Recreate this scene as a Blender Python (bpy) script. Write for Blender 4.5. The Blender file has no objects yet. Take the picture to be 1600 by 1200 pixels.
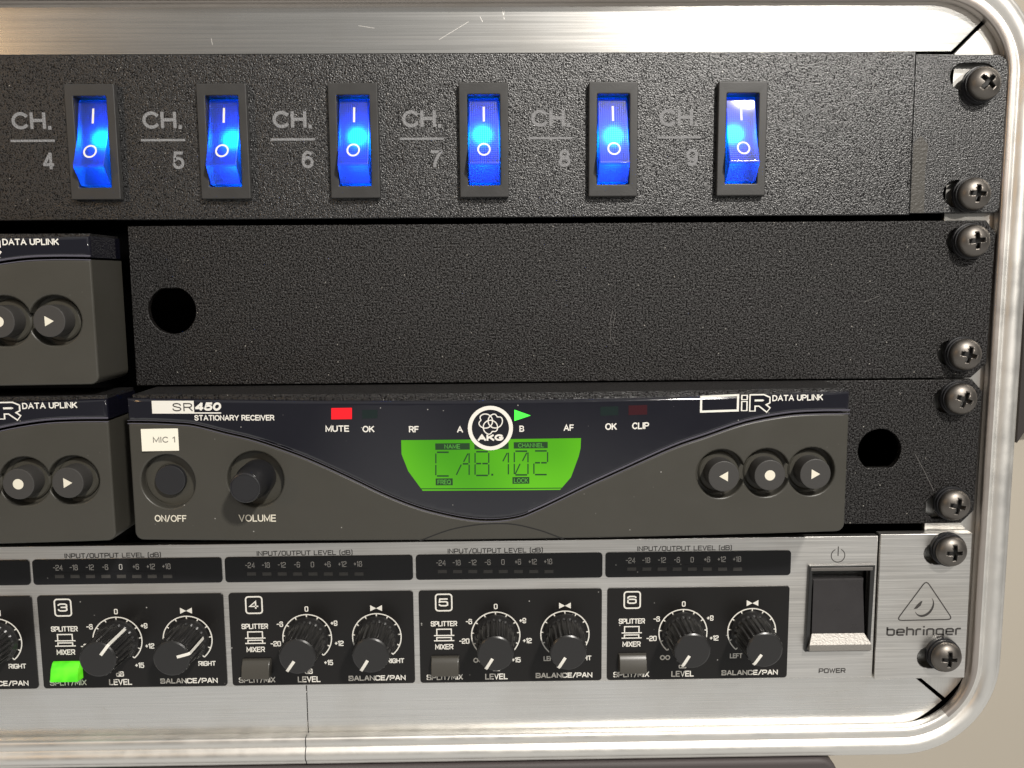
import bpy, bmesh, math, random
from mathutils import Matrix, Vector

random.seed(7)
PI = math.pi
SC = bpy.context.scene
COL = SC.collection
MM = 0.001

# ------------------------------------------------------------------ camera
# all lengths below are millimetres in the plane of the rack front: x to the
# right, y into the rack (negative = towards the viewer), z up
CX, CY, CZ = -0.698, -238.7169, 117.9821
RM = ((0.9998388274130435, 0.015183252770080025, 0.009580607111762255),
      (-0.016245835530533517, 0.9922920262991353, 0.12285197341138294),
      (-0.007641467478498296, -0.12298781800843589, 0.9923787606535616))
FPX = 1341.1542
cam_data = bpy.data.cameras.new('camera')
cam = bpy.data.objects.new('camera', cam_data)
COL.objects.link(cam)
cam_data.sensor_width = 36.0
cam_data.lens = 36.0 * FPX / 1600.0
cam_data.clip_start = 0.01
cam_data.clip_end = 20.0
right = Vector((RM[0][0], RM[1][0], RM[2][0]))
fwd = Vector((RM[0][1], RM[1][1], RM[2][1]))
up = Vector((RM[0][2], RM[1][2], RM[2][2]))
m = Matrix((right, up, -fwd)).transposed().to_4x4()
m.translation = Vector((CX, CY, CZ)) * MM
cam.matrix_world = m
SC.camera = cam


def at(u, v, Y=0.0):
    """Survey of the photograph: where the sight line of pixel (u, v) meets the depth Y; returns (x, z) in mm."""
    a, c = (u - 800) / FPX, -(v - 600) / FPX
    d = [RM[i][0] * a + RM[i][1] + RM[i][2] * c for i in range(3)]
    t = (Y - CY) / d[1]
    return (CX + t * d[0], CZ + t * d[2])


# ------------------------------------------------------------------ world, lamps, exposure
world = bpy.data.worlds.new('World')
SC.world = world
world.use_nodes = True
nt = world.node_tree
nt.nodes.clear()
wo = nt.nodes.new('ShaderNodeOutputWorld')
bg = nt.nodes.new('ShaderNodeBackground')
tc = nt.nodes.new('ShaderNodeTexCoord')
sep = nt.nodes.new('ShaderNodeSeparateXYZ')
rmp = nt.nodes.new('ShaderNodeValToRGB')
nz = nt.nodes.new('ShaderNodeTexNoise')
mth = nt.nodes.new('ShaderNodeMath')
mth.operation = 'MULTIPLY_ADD'
mth.inputs[1].default_value = 0.5
mth2 = nt.nodes.new('ShaderNodeMath')
mth2.operation = 'MULTIPLY_ADD'
mth2.inputs[1].default_value = 0.22
mth2.inputs[2].default_value = 0.39
nz.inputs['Scale'].default_value = 2.2
nz.inputs['Detail'].default_value = 1.0
nt.links.new(tc.outputs['Generated'], sep.inputs[0])
nt.links.new(tc.outputs['Generated'], nz.inputs['Vector'])
nt.links.new(nz.outputs['Fac'], mth2.inputs[0])
nt.links.new(sep.outputs['Z'], mth.inputs[0])
nt.links.new(mth2.outputs[0], mth.inputs[2])
nt.links.new(mth.outputs[0], rmp.inputs['Fac'])
# a dim room: pale floor and table below, dark middle behind the viewer, paler ceiling
els = rmp.color_ramp.elements
els[0].position, els[0].color = 0.0, (0.60, 0.59, 0.56, 1)
els[1].position, els[1].color = 1.0, (0.40, 0.39, 0.37, 1)
for pos, val in ((0.28, 0.74), (0.41, 0.17), (0.55, 0.13), (0.66, 0.33)):
    e = els.new(pos)
    e.color = (val, val * 0.98, val * 0.94, 1)
nt.links.new(rmp.outputs['Color'], bg.inputs['Color'])
bg.inputs['Strength'].default_value = 0.95
nt.links.new(bg.outputs[0], wo.inputs['Surface'])


def area_lamp(name, loc, target, size, power, color, size_y=None):
    d = bpy.data.lights.new(name, 'AREA')
    d.energy = power
    d.color = color
    d.shape = 'RECTANGLE' if size_y else 'DISK'
    d.size = size * MM
    if size_y:
        d.size_y = size_y * MM
    o = bpy.data.objects.new(name, d)
    COL.objects.link(o)
    o.location = Vector(loc) * MM
    o.rotation_euler = (Vector(target) - Vector(loc)).to_track_quat('-Z', 'Y').to_euler()
    return o


area_lamp('ceiling_lamp', (345, -770, 720), (30, 0, 90), 80, 13.0, (1.0, 0.955, 0.89))
area_lamp('far_ceiling_lamp', (760, -2050, 760), (30, 0, 90), 140, 5.5, (1.0, 0.95, 0.88))
area_lamp('warm_lamp', (-900, -1000, 420), (-60, 0, 90), 110, 1.0, (1.0, 0.62, 0.28))

vs = SC.view_settings
vs.view_transform = 'Standard'
vs.look = 'None'
vs.gamma = 1.0
vs.exposure = 0.0
vs.use_curve_mapping = False
SC.cycles.max_bounces = 10
SC.cycles.transmission_bounces = 8
SC.cycles.caustics_refractive = True

# ------------------------------------------------------------------ materials
MATS = {}


class Nodes:
    def __init__(self, name):
        self.m = bpy.data.materials.new(name)
        self.m.use_nodes = True
        self.t = self.m.node_tree
        self.b = self.t.nodes['Principled BSDF']
        self._tc = None

    def n(self, typ, **kw):
        nd = self.t.nodes.new(typ)
        for k, v in kw.items():
            if isinstance(v, (int, float, tuple)) and k in [i.name for i in nd.inputs]:
                nd.inputs[k].default_value = v
            else:
                setattr(nd, k, v)
        return nd

    def l(self, a, b):
        self.t.links.new(a, b)

    def obj(self, scale=(1, 1, 1)):
        if self._tc is None:
            self._tc = self.n('ShaderNodeTexCoord')
        mp = self.n('ShaderNodeMapping')
        mp.inputs['Scale'].default_value = scale
        self.l(self._tc.outputs['Object'], mp.inputs['Vector'])
        return mp.outputs['Vector']

    def noise(self, scale, detail=2.0, rough=0.5, vec=(1, 1, 1)):
        nd = self.n('ShaderNodeTexNoise')
        nd.inputs['Scale'].default_value = scale
        nd.inputs['Detail'].default_value = detail
        nd.inputs['Roughness'].default_value = rough
        self.l(self.obj(vec), nd.inputs['Vector'])
        return nd.outputs['Fac']

    def ramp(self, fac, p0, c0, p1, c1):
        nd = self.n('ShaderNodeValToRGB')
        e = nd.color_ramp.elements
        e[0].position, e[1].position = p0, p1
        e[0].color = tuple(c0) + (1,) if len(c0) == 3 else c0
        e[1].color = tuple(c1) + (1,) if len(c1) == 3 else c1
        self.l(fac, nd.inputs['Fac'])
        return nd.outputs['Color']

    def mix(self, fac, a, b):
        nd = self.n('ShaderNodeMix', data_type='RGBA')
        for s, val in ((0, fac), (6, a), (7, b)):
            if isinstance(val, (tuple, float, int)):
                nd.inputs[s].default_value = val if not isinstance(val, tuple) else val + (1,)
            else:
                self.l(val, nd.inputs[s])
        return nd.outputs[2]

    def bump(self, h, strength, dist, prev=None):
        nd = self.n('ShaderNodeBump')
        nd.inputs['Strength'].default_value = strength
        nd.inputs['Distance'].default_value = dist
        self.l(h, nd.inputs['Height'])
        if prev is not None:
            self.l(prev, nd.inputs['Normal'])
        self.l(nd.outputs['Normal'], self.b.inputs['Normal'])
        return nd.outputs['Normal']

    def dust(self, scale, thr):
        """Sparse bright specks of dust, a mask between 0 and 1."""
        v = self.n('ShaderNodeTexVoronoi')
        v.inputs['Scale'].default_value = scale
        self.l(self.obj(), v.inputs['Vector'])
        near = self.ramp(v.outputs['Distance'], 0.10, (1, 1, 1), 0.2, (0, 0, 0))
        sp = self.n('ShaderNodeSeparateColor')
        self.l(v.outputs['Color'], sp.inputs[0])
        pick = self.ramp(sp.outputs[0], thr, (0, 0, 0), thr + 0.01, (1, 1, 1))
        mu = self.n('ShaderNodeMath', operation='MULTIPLY')
        self.l(near, mu.inputs[0])
        self.l(pick, mu.inputs[1])
        return mu.outputs[0]


def plain(name, base, rough=0.5, metal=0.0, emit=None, estr=0.0, dust=None, grain=None, spec=None, coat=0.0, rvar=None):
    q = Nodes(name)
    b = q.b
    b.inputs['Base Color'].default_value = tuple(base) + (1,)
    b.inputs['Roughness'].default_value = rough
    b.inputs['Metallic'].default_value = metal
    if spec is not None:
        b.inputs['Specular IOR Level'].default_value = spec
    if coat:
        b.inputs['Coat Weight'].default_value = coat
        b.inputs['Coat Roughness'].default_value = 0.04
    if emit:
        b.inputs['Emission Color'].default_value = tuple(emit) + (1,)
        b.inputs['Emission Strength'].default_value = estr
    if dust:
        d = q.dust(dust[0], dust[1])
        q.l(q.mix(d, tuple(base), (0.35, 0.34, 0.32)), b.inputs['Base Color'])
    if rvar:
        f = q.noise(rvar[0], 4.0, 0.6)
        mr = q.n('ShaderNodeMapRange')
        mr.inputs['To Min'].default_value = rough - rvar[1]
        mr.inputs['To Max'].default_value = rough + rvar[1]
        mr.inputs['From Min'].default_value = 0.3
        mr.inputs['From Max'].default_value = 0.7
        q.l(f, mr.inputs['Value'])
        q.l(mr.outputs[0], b.inputs['Roughness'])
    if grain:
        q.bump(q.noise(grain[0], 2.0), grain[1], grain[2])
    MATS[name] = q.m
    return q.m


def powder(name, base, scale, strength, dist, rough, dust, spec, pits, detail=2.0):
    q = Nodes(name)
    b = q.b
    f = q.noise(scale, detail, 0.55 if detail <= 2 else 0.63)
    pit = q.ramp(f, pits[0], tuple(c * 0.3 for c in base), pits[1], base)
    d = q.dust(dust[0], dust[1])
    q.l(q.mix(d, pit, (0.40, 0.38, 0.34)), b.inputs['Base Color'])
    b.inputs['Roughness'].default_value = rough
    mr = q.n('ShaderNodeMapRange')
    mr.inputs['From Min'].default_value = pits[0]
    mr.inputs['From Max'].default_value = pits[1]
    mr.inputs['To Min'].default_value = spec * 0.12
    mr.inputs['To Max'].default_value = spec
    q.l(f, mr.inputs['Value'])
    q.l(mr.outputs[0], b.inputs['Specular IOR Level'])
    q.bump(f, strength, dist)
    MATS[name] = q.m
    return q.m


def brushed(name, base, rough, vertical=False, streak=1.0, fine=1.0):
    q = Nodes(name)
    b = q.b
    b.inputs['Metallic'].default_value = 1.0
    sx, sz = (3600, 30) if vertical else (30, 3600)
    f = q.noise(1.0, 3.0, 0.6, (sx, 400, sz))
    g = q.noise(1.0, 3.0, 0.65, (sx * 0.55, 100, sz * 0.55))
    h = q.noise(26.0, 4.0, 0.6)
    lo = tuple(c * (1 - 0.16 * streak) for c in base)
    c1 = q.ramp(f, 0.32, lo, 0.68, base)
    st = q.ramp(h, 0.45, (1, 1, 1), 0.78, (0.88, 0.86, 0.83))
    mu = q.n('ShaderNodeMix', data_type='RGBA', blend_type='MULTIPLY')
    mu.inputs[0].default_value = 1.0
    q.l(c1, mu.inputs[6])
    q.l(st, mu.inputs[7])
    q.l(mu.outputs[2], b.inputs['Base Color'])
    mr = q.n('ShaderNodeMapRange')
    mr.inputs['To Min'].default_value = rough - 0.045 * streak
    mr.inputs['To Max'].default_value = rough + 0.045 * streak
    mr.inputs['From Min'].default_value = 0.3
    mr.inputs['From Max'].default_value = 0.7
    q.l(g, mr.inputs['Value'])
    q.l(mr.outputs[0], b.inputs['Roughness'])
    b.inputs['Anisotropic'].default_value = 0.25
    b.inputs['Anisotropic Rotation'].default_value = 0.0 if vertical else 0.25
    tg = q.n('ShaderNodeTangent', direction_type='UV_MAP')
    tg.uv_map = 'UVMap'
    q.l(tg.outputs[0], b.inputs['Tangent'])
    q.bump(f, 0.10 * fine, 0.00004)
    MATS[name] = q.m
    return q.m


brushed('brushed_rail', (0.80, 0.79, 0.765), 0.265, streak=0.6, fine=0.8)
brushed('brushed_rail_upright', (0.80, 0.785, 0.75), 0.38, vertical=True, streak=0.6, fine=0.8)
brushed('brushed_plate', (0.82, 0.80, 0.765), 0.36, streak=1.7, fine=2.0)
plain('lip_wall_shaded', (0.50, 0.45, 0.41), 0.38, 1.0, rvar=(120, 0.06))  # darker copy of lip metal; dim reflections of the inner wall put into colour
plain('scratch', (0.66, 0.64, 0.61), 0.55, 0.85)
plain('scratch_dull', (0.10, 0.095, 0.09), 0.5)
plain('lip_metal', (0.82, 0.80, 0.76), 0.47, 1.0, rvar=(120, 0.08), grain=(420, 0.06, 0.0002))
powder('coat_wrinkle', (0.009, 0.0086, 0.009), 2500, 1.0, 0.00018, 0.33, (1150, 0.98), 1.0, (0.36, 0.50))
powder('coat_grain', (0.013, 0.0115, 0.011), 2100, 1.0, 0.00026, 0.40, (1100, 0.975), 0.6, (0.42, 0.56), 3.0)
powder('cover_grain', (0.016, 0.015, 0.015), 2200, 1.0, 0.0002, 0.34, (900, 0.98), 0.8, (0.36, 0.50))
plain('olive_plastic', (0.046, 0.0435, 0.036), 0.38, dust=(1000, 0.985), grain=(3000, 0.12, 0.0001), rvar=(90, 0.06))
plain('recess_plastic', (0.044, 0.041, 0.032), 0.46, grain=(3000, 0.12, 0.0001))
plain('navy_lens', (0.006, 0.006, 0.011), 0.10, coat=0.9, dust=(1000, 0.98), rvar=(140, 0.05))
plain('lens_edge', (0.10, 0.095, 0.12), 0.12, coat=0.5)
plain('seam_black', (0.006, 0.006, 0.006), 0.7)
plain('button_grey', (0.040, 0.038, 0.036), 0.46, grain=(3500, 0.15, 0.0001), dust=(800, 0.98))
plain('button_black', (0.016, 0.016, 0.018), 0.35, dust=(800, 0.98))
plain('print_white', (0.74, 0.72, 0.66), 0.55)
plain('print_warm', (0.70, 0.66, 0.55), 0.55)
plain('print_grey', (0.20, 0.20, 0.205), 0.6, grain=(2300, 0.8, 0.0004))
plain('meter_print', (0.42, 0.41, 0.39), 0.5)
plain('print_dark', (0.035, 0.032, 0.03), 0.5)
plain('sticker_paper', (0.80, 0.77, 0.66), 0.55)
plain('sticker_ink', (0.16, 0.15, 0.13), 0.6)
plain('housing_grey', (0.034, 0.033, 0.032), 0.42, grain=(2500, 0.12, 0.0001), rvar=(200, 0.06))
plain('knob_black', (0.017, 0.0165, 0.0165), 0.30, dust=(800, 0.98), grain=(3000, 0.15, 0.0001))
plain('channel_black', (0.009, 0.0083, 0.008), 0.32, spec=0.32, dust=(800, 0.98), grain=(2500, 0.06, 0.0001))
plain('meter_black', (0.008, 0.008, 0.009), 0.22, spec=0.32, dust=(800, 0.98))
plain('led_window', (0.050, 0.047, 0.043), 0.35)
plain('split_button', (0.060, 0.056, 0.048), 0.30, dust=(800, 0.98))
plain('screw_metal', (0.17, 0.155, 0.14), 0.44, 1.0, rvar=(500, 0.06), grain=(2500, 0.08, 0.0001))
plain('screw_recess_shade', (0.012, 0.011, 0.01), 0.5)
plain('thread_metal', (0.62, 0.60, 0.56), 0.35, 1.0)
plain('case_black', (0.004, 0.004, 0.004), 0.9, spec=0.0)
plain('wall_paint', (0.55, 0.495, 0.41), 0.85, rvar=(20, 0.05))
plain('dark_cloth', (0.05, 0.043, 0.04), 0.9)
plain('stand_plastic', (0.06, 0.05, 0.05), 0.6)
plain('power_black', (0.030, 0.028, 0.029), 0.30, rvar=(150, 0.05))
plain('bezel_glint', (0.16, 0.15, 0.14), 0.4, 0.6)
plain('power_bezel', (0.018, 0.018, 0.018), 0.32)
plain('power_ledge_lit', (0.27, 0.255, 0.235), 0.47, 0.6, grain=(1800, 0.5, 0.0002))  # lamp reflection on the rocker's lower facet put into a paler colour
plain('residue', (0.055, 0.051, 0.044), 0.42, grain=(1500, 0.5, 0.0003))
plain('led_red_lit', (0.12, 0.004, 0.006), 0.3, emit=(1.0, 0.008, 0.016), estr=1.0)
plain('led_green_lit', (0.05, 0.5, 0.05), 0.3, emit=(0.04, 0.80, 0.035), estr=1.2)
plain('led_green_off', (0.007, 0.015, 0.014), 0.2)
plain('led_red_off', (0.035, 0.006, 0.009), 0.2)
plain('lcd_dark', (0.01, 0.05, 0.012), 0.3)
plain('lcd_tag', (0.012, 0.045, 0.012), 0.3)
plain('lcd_lit', (0.01, 0.04, 0.004), 0.12, emit=(0.085, 0.44, 0.003), estr=0.95)
plain('lcd_word', (0.05, 0.22, 0.03), 0.3, emit=(0.05, 0.20, 0.02), estr=0.5)
plain('lamp_core', (0.1, 0.6, 1.0), 0.4, emit=(0.0, 0.70, 1.0), estr=14.0)
plain('lamp_back', (0.01, 0.27, 1.0), 0.5)


def rocker_mat():
    q = Nodes('rocker_blue')
    b = q.b
    b.inputs['Base Color'].default_value = (0.01, 0.20, 0.97, 1)
    b.inputs['Roughness'].default_value = 0.46
    b.inputs['Transmission Weight'].default_value = 1.0
    b.inputs['IOR'].default_value = 1.47
    b.inputs['Coat Weight'].default_value = 0.45
    b.inputs['Coat Roughness'].default_value = 0.06
    b.inputs['Emission Color'].default_value = (0.0, 0.15, 0.85, 1)
    b.inputs['Emission Strength'].default_value = 0.06
    w1 = q.n('ShaderNodeTexWave', bands_direction='X')
    w2 = q.n('ShaderNodeTexWave', bands_direction='Z')
    for w in (w1, w2):
        w.inputs['Scale'].default_value = 560
        q.l(q.obj(), w.inputs['Vector'])
    ad = q.n('ShaderNodeMath', operation='ADD')
    q.l(w1.outputs['Fac'], ad.inputs[0])
    q.l(w2.outputs['Fac'], ad.inputs[1])
    q.bump(ad.outputs[0], 0.25, 0.00008)
    MATS['rocker_blue'] = q.m


rocker_mat()


def lcd_lit():
    q = Nodes('lcd_lit')
    b = q.b
    b.inputs['Base Color'].default_value = (0.01, 0.04, 0.004, 1)
    b.inputs['Roughness'].default_value = 0.12
    c = q.ramp(q.noise(34, 1.0), 0.34, (0.045, 0.29, 0.001), 0.66, (0.125, 0.53, 0.004))
    q.l(c, b.inputs['Emission Color'])
    b.inputs['Emission Strength'].default_value = 0.95
    MATS['lcd_lit'] = q.m


lcd_lit()


def split_lit():
    q = Nodes('split_button_lit')
    b = q.b
    b.inputs['Base Color'].default_value = (0.06, 0.45, 0.02, 1)
    b.inputs['Roughness'].default_value = 0.25
    f = q.noise(260, 1.0)
    c = q.ramp(f, 0.35, (0.04, 0.42, 0.003), 0.65, (0.16, 0.85, 0.02))
    q.l(c, b.inputs['Emission Color'])
    b.inputs['Emission Strength'].default_value = 0.8
    MATS['split_button_lit'] = q.m


split_lit()

# ------------------------------------------------------------------ mesh helpers
ORG = {}


def tag(o, label=None, cat=None, group=None, kind=None):
    if label:
        o['label'] = label
    if cat:
        o['category'] = cat
    if group:
        o['group'] = group
    if kind:
        o['kind'] = kind
    return o


def thing(name, loc, label, cat, group=None):
    o = bpy.data.objects.new(name, None)
    o.empty_display_size = 0.01
    COL.objects.link(o)
    o.location = Vector(loc) * MM
    ORG[o.name] = Vector(loc)
    return tag(o, label, cat, group)


class MB:
    def __init__(self):
        self.v, self.f, self.mi = [], [], []
        self.cur = 0

    def add(self, verts, faces, mi=None):
        k = len(self.v)
        self.v += [Vector(p) for p in verts]
        self.f += [tuple(k + i for i in f) for f in faces]
        self.mi += [self.cur if mi is None else mi] * len(faces)
        return self

    def box(self, x0, x1, y0, y1, z0, z1):
        p = [(x0, y0, z0), (x1, y0, z0), (x1, y1, z0), (x0, y1, z0), (x0, y0, z1), (x1, y0, z1), (x1, y1, z1), (x0, y1, z1)]
        return self.add(p, [(0, 3, 2, 1), (4, 5, 6, 7), (0, 1, 5, 4), (1, 2, 6, 5), (2, 3, 7, 6), (3, 0, 4, 7)])

    def prism(self, pts, y0, y1):
        """pts: closed outline in (x, z), given counter-clockwise seen from the front (from -y)."""
        n = len(pts)
        v = [(x, y0, z) for x, z in pts] + [(x, y1, z) for x, z in pts]
        f = [tuple(range(n)), tuple(range(2 * n - 1, n - 1, -1))]
        f += [(i, n + i, n + (i + 1) % n, (i + 1) % n) for i in range(n)]
        return self.add(v, f)

    def sheet(self, pts, y):
        return self.add([(x, y, z) for x, z in pts], [tuple(range(len(pts)))])

    def lathe(self, prof, cx, cz, n=40, rmod=None):
        """prof: list of (radius, y) from back to front; axis along y at (cx, cz)."""
        rows = []
        for r_, y in prof:
            row = []
            for k in range(n):
                a = 2 * PI * k / n
                rr = r_ if rmod is None else rmod(r_, y, k)
                row.append((cx + rr * math.cos(a), y, cz + rr * math.sin(a)))
            rows.append(row)
        v = [p for row in rows for p in row]
        f = []
        for j in range(len(rows) - 1):
            for k in range(n):
                k2 = (k + 1) % n
                f.append((j * n + k, j * n + k2, (j + 1) * n + k2, (j + 1) * n + k))
        f.append(tuple((len(rows) - 1) * n + k for k in range(n)))
        return self.add(v, f)

    def ring(self, cx, cz, r0, r1, y, a0=0.0, a1=360.0, n=48):
        full = abs(a1 - a0) >= 359.9
        v, f = [], []
        for k in range(n + (0 if full else 1)):
            a = math.radians(a0 + (a1 - a0) * k / n)
            v += [(cx + r0 * math.cos(a), y, cz + r0 * math.sin(a)), (cx + r1 * math.cos(a), y, cz + r1 * math.sin(a))]
        cnt = len(v) // 2
        for k in range(n):
            i, j = k, (k + 1) % cnt
            f.append((2 * i, 2 * i + 1, 2 * j + 1, 2 * j))
        return self.add(v, f)

    def disc(self, cx, cz, r_, y, n=32):
        return self.sheet([(cx + r_ * math.cos(2 * PI * k / n), cz + r_ * math.sin(2 * PI * k / n)) for k in range(n)], y)

    def rect(self, x0, x1, z0, z1, y):
        return self.sheet([(x0, z0), (x1, z0), (x1, z1), (x0, z1)], y)

    def stroke(self, pts, w, y, closed=False):
        """A mitred strip of width w along a polyline in (x, z)."""
        p = [Vector(q) for q in pts]
        n = len(p)
        L, Rr = [], []
        for i in range(n):
            a = p[i - 1] if (i > 0 or closed) else None
            b = p[(i + 1) % n] if (i < n - 1 or closed) else None
            d1 = (p[i] - a).normalized() if a is not None else None
            d2 = (b - p[i]).normalized() if b is not None else None
            if d1 is None:
                d1 = d2
            if d2 is None:
                d2 = d1
            n1 = Vector((-d1.y, d1.x))
            n2 = Vector((-d2.y, d2.x))
            mt = (n1 + n2)
            if mt.length < 1e-6:
                mt = n1
            mt.normalize()
            s = min(2.0, 1.0 / max(0.35, mt.dot(n1)))
            e = Vector((0, 0))
            if not closed and i == 0:
                e = -d2 * w * 0.35
            if not closed and i == n - 1:
                e = d1 * w * 0.35
            L.append(p[i] + e + mt * (w / 2 * s))
            Rr.append(p[i] + e - mt * (w / 2 * s))
        v, f = [], []
        for a, b in zip(L, Rr):
            v += [(a.x, y, a.y), (b.x, y, b.y)]
        m_ = n if closed else n - 1
        for i in range(m_):
            j = (i + 1) % n
            f.append((2 * i + 1, 2 * j + 1, 2 * j, 2 * i))
        return self.add(v, f)

    def from_mesh(self, me, fn):
        self.add([fn(v.co) for v in me.vertices], [tuple(p.vertices) for p in me.polygons])
        return self

    def plate(self, outline, y0, y1, holes=(), bevel=0.25, res=2):
        """A flat plate in the xz plane from y0 (front) to y1 (back) with real holes and eased edges."""
        cu = bpy.data.curves.new('tmp', 'CURVE')
        cu.dimensions = '2D'
        cu.fill_mode = 'BOTH'
        for pts in [outline] + list(holes):
            sp = cu.splines.new('POLY')
            sp.points.add(len(pts) - 1)
            for q, (x, z) in zip(sp.points, pts):
                q.co = (x, z, 0, 1)
            sp.use_cyclic_u = True
        th = abs(y1 - y0)
        cu.extrude = max(1e-4, th / 2 - bevel)
        cu.bevel_depth = bevel
        cu.bevel_resolution = res
        cu.offset = -bevel
        o = bpy.data.objects.new('tmp', cu)
        COL.objects.link(o)
        dg = bpy.context.evaluated_depsgraph_get()
        me = bpy.data.meshes.new_from_object(o.evaluated_get(dg))
        bm = bmesh.new()
        bm.from_mesh(me)
        bmesh.ops.remove_doubles(bm, verts=bm.verts, dist=1e-4)
        bmesh.ops.recalc_face_normals(bm, faces=bm.faces)
        bm.to_mesh(me)
        bm.free()
        yc = (y0 + y1) / 2
        self.from_mesh(me, lambda c: (c.x, yc - c.z, c.y))
        bpy.data.objects.remove(o)
        bpy.data.meshes.remove(me)
        bpy.data.curves.remove(cu)
        return self

    def text(self, s, x0, x1, z0, z1, y, bold=0.0, shear=0.0, tilt=0.0):
        """Lettering in the built-in typeface fitted to the box x0..x1, z0..z1."""
        cu = bpy.data.curves.new('tmp', 'FONT')
        cu.body = s
        cu.size = 1.0
        cu.offset = bold
        cu.shear = shear
        cu.resolution_u = 4
        o = bpy.data.objects.new('tmp', cu)
        COL.objects.link(o)
        dg = bpy.context.evaluated_depsgraph_get()
        me = bpy.data.meshes.new_from_object(o.evaluated_get(dg))
        xs = [v.co.x for v in me.vertices]
        ys = [v.co.y for v in me.vertices]
        ax, bx, ay, by = min(xs), max(xs), min(ys), max(ys)
        xc = (x0 + x1) / 2

        def fn(c):
            x = x0 + (c.x - ax) / (bx - ax) * (x1 - x0)
            z = z0 + (c.y - ay) / (by - ay) * (z1 - z0)
            return (x, y, z + (x - xc) * tilt)
        self.from_mesh(me, fn)
        bpy.data.objects.remove(o)
        bpy.data.meshes.remove(me)
        bpy.data.curves.remove(cu)
        return self

    def slice_x(self, x0, x1, n):
        bm = bmesh.new()
        vs_ = [bm.verts.new(v) for v in self.v]
        bm.verts.ensure_lookup_table()
        for f, mi in zip(self.f, self.mi):
            try:
                fc = bm.faces.new([vs_[i] for i in f])
                fc.material_index = mi
            except ValueError:
                pass
        for k in range(1, n):
            x = x0 + (x1 - x0) * k / n
            bmesh.ops.bisect_plane(bm, geom=bm.verts[:] + bm.edges[:] + bm.faces[:], dist=1e-5, plane_co=(x, 0, 0), plane_no=(1, 0, 0))
        bm.verts.index_update()
        self.v = [v.co.copy() for v in bm.verts]
        self.f = [tuple(v.index for v in f.verts) for f in bm.faces]
        self.mi = [f.material_index for f in bm.faces]
        bm.free()
        return self

    def warp(self, fn):
        self.v = [Vector((p.x, p.y + fn(p.x, p.y), p.z)) for p in self.v]
        return self

    def build(self, name, mats, parent=None, origin=None, sharp=32.0, bevel=0.0):
        if isinstance(mats, str):
            mats = [mats]
        base = ORG[parent.name] if parent is not None else Vector((0, 0, 0))
        org = Vector(origin) if origin is not None else base.copy()
        me = bpy.data.meshes.new(name)
        me.from_pydata([(p - org) * MM for p in self.v], [], self.f)
        me.validate()
        for mt in mats:
            me.materials.append(MATS[mt])
        if len(me.polygons) == len(self.mi):
            me.polygons.foreach_set('material_index', self.mi)
        if bevel:
            bm = bmesh.new()
            bm.from_mesh(me)
            bmesh.ops.remove_doubles(bm, verts=bm.verts, dist=1e-7)
            ed = [e for e in bm.edges if len(e.link_faces) == 2 and e.calc_face_angle(0) > 0.5]
            bmesh.ops.bevel(bm, geom=ed, offset=bevel * MM, segments=2, profile=0.5, affect='EDGES', clamp_overlap=True)
            bm.to_mesh(me)
            bm.free()
        me.polygons.foreach_set('use_smooth', [True] * len(me.polygons))
        me.set_sharp_from_angle(angle=math.radians(sharp))
        uv = me.uv_layers.new(name='UVMap')
        for lp in me.loops:
            c = me.vertices[lp.vertex_index].co
            uv.data[lp.index].uv = (c.x + c.y * 0.3, c.z + c.y * 0.3)
        o = bpy.data.objects.new(name, me)
        COL.objects.link(o)
        if name not in ('meter_lamp', 'lettering', 'emblem', 'scratch', 'marking', 'pointer', 'display_digits', 'display_tags', 'washer'):
            wn = o.modifiers.new('face_normals', 'WEIGHTED_NORMAL')
            wn.weight = 60
            wn.keep_sharp = True
        if parent is not None:
            o.parent = parent
        o.location = (org - base) * MM
        ORG[o.name] = org
        return o


def arc(cx, cz, r_, a0, a1, n=12):
    return [(cx + r_ * math.cos(math.radians(a0 + (a1 - a0) * k / n)), cz + r_ * math.sin(math.radians(a0 + (a1 - a0) * k / n))) for k in range(n + 1)]


def rrect(x0, x1, z0, z1, r_, n=5):
    return (arc(x0 + r_, z0 + r_, r_, 180, 270, n) + arc(x1 - r_, z0 + r_, r_, 270, 360, n)
            + arc(x1 - r_, z1 - r_, r_, 0, 90, n) + arc(x0 + r_, z1 - r_, r_, 90, 180, n))


def circle(cx, cz, r_, n=40):
    return [(cx + r_ * math.cos(2 * PI * k / n), cz + r_ * math.sin(2 * PI * k / n)) for k in range(n)]


def slot(x0, x1, zc, h, n=8):
    r_ = h / 2
    return arc(x0 + r_, zc, r_, 90, 270, n) + arc(x1 - r_, zc, r_, -90, 90, n)


def flat_hole(cx, cz, r_, cut, top):
    """A round hole with one side cut straight (at distance cut from its centre)."""
    a = math.degrees(math.acos(cut / r_))
    return arc(cx, cz, r_, 90 + a, 450 - a, 36) if top else arc(cx, cz, r_, -90 + a, 270 - a, 36)


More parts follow.
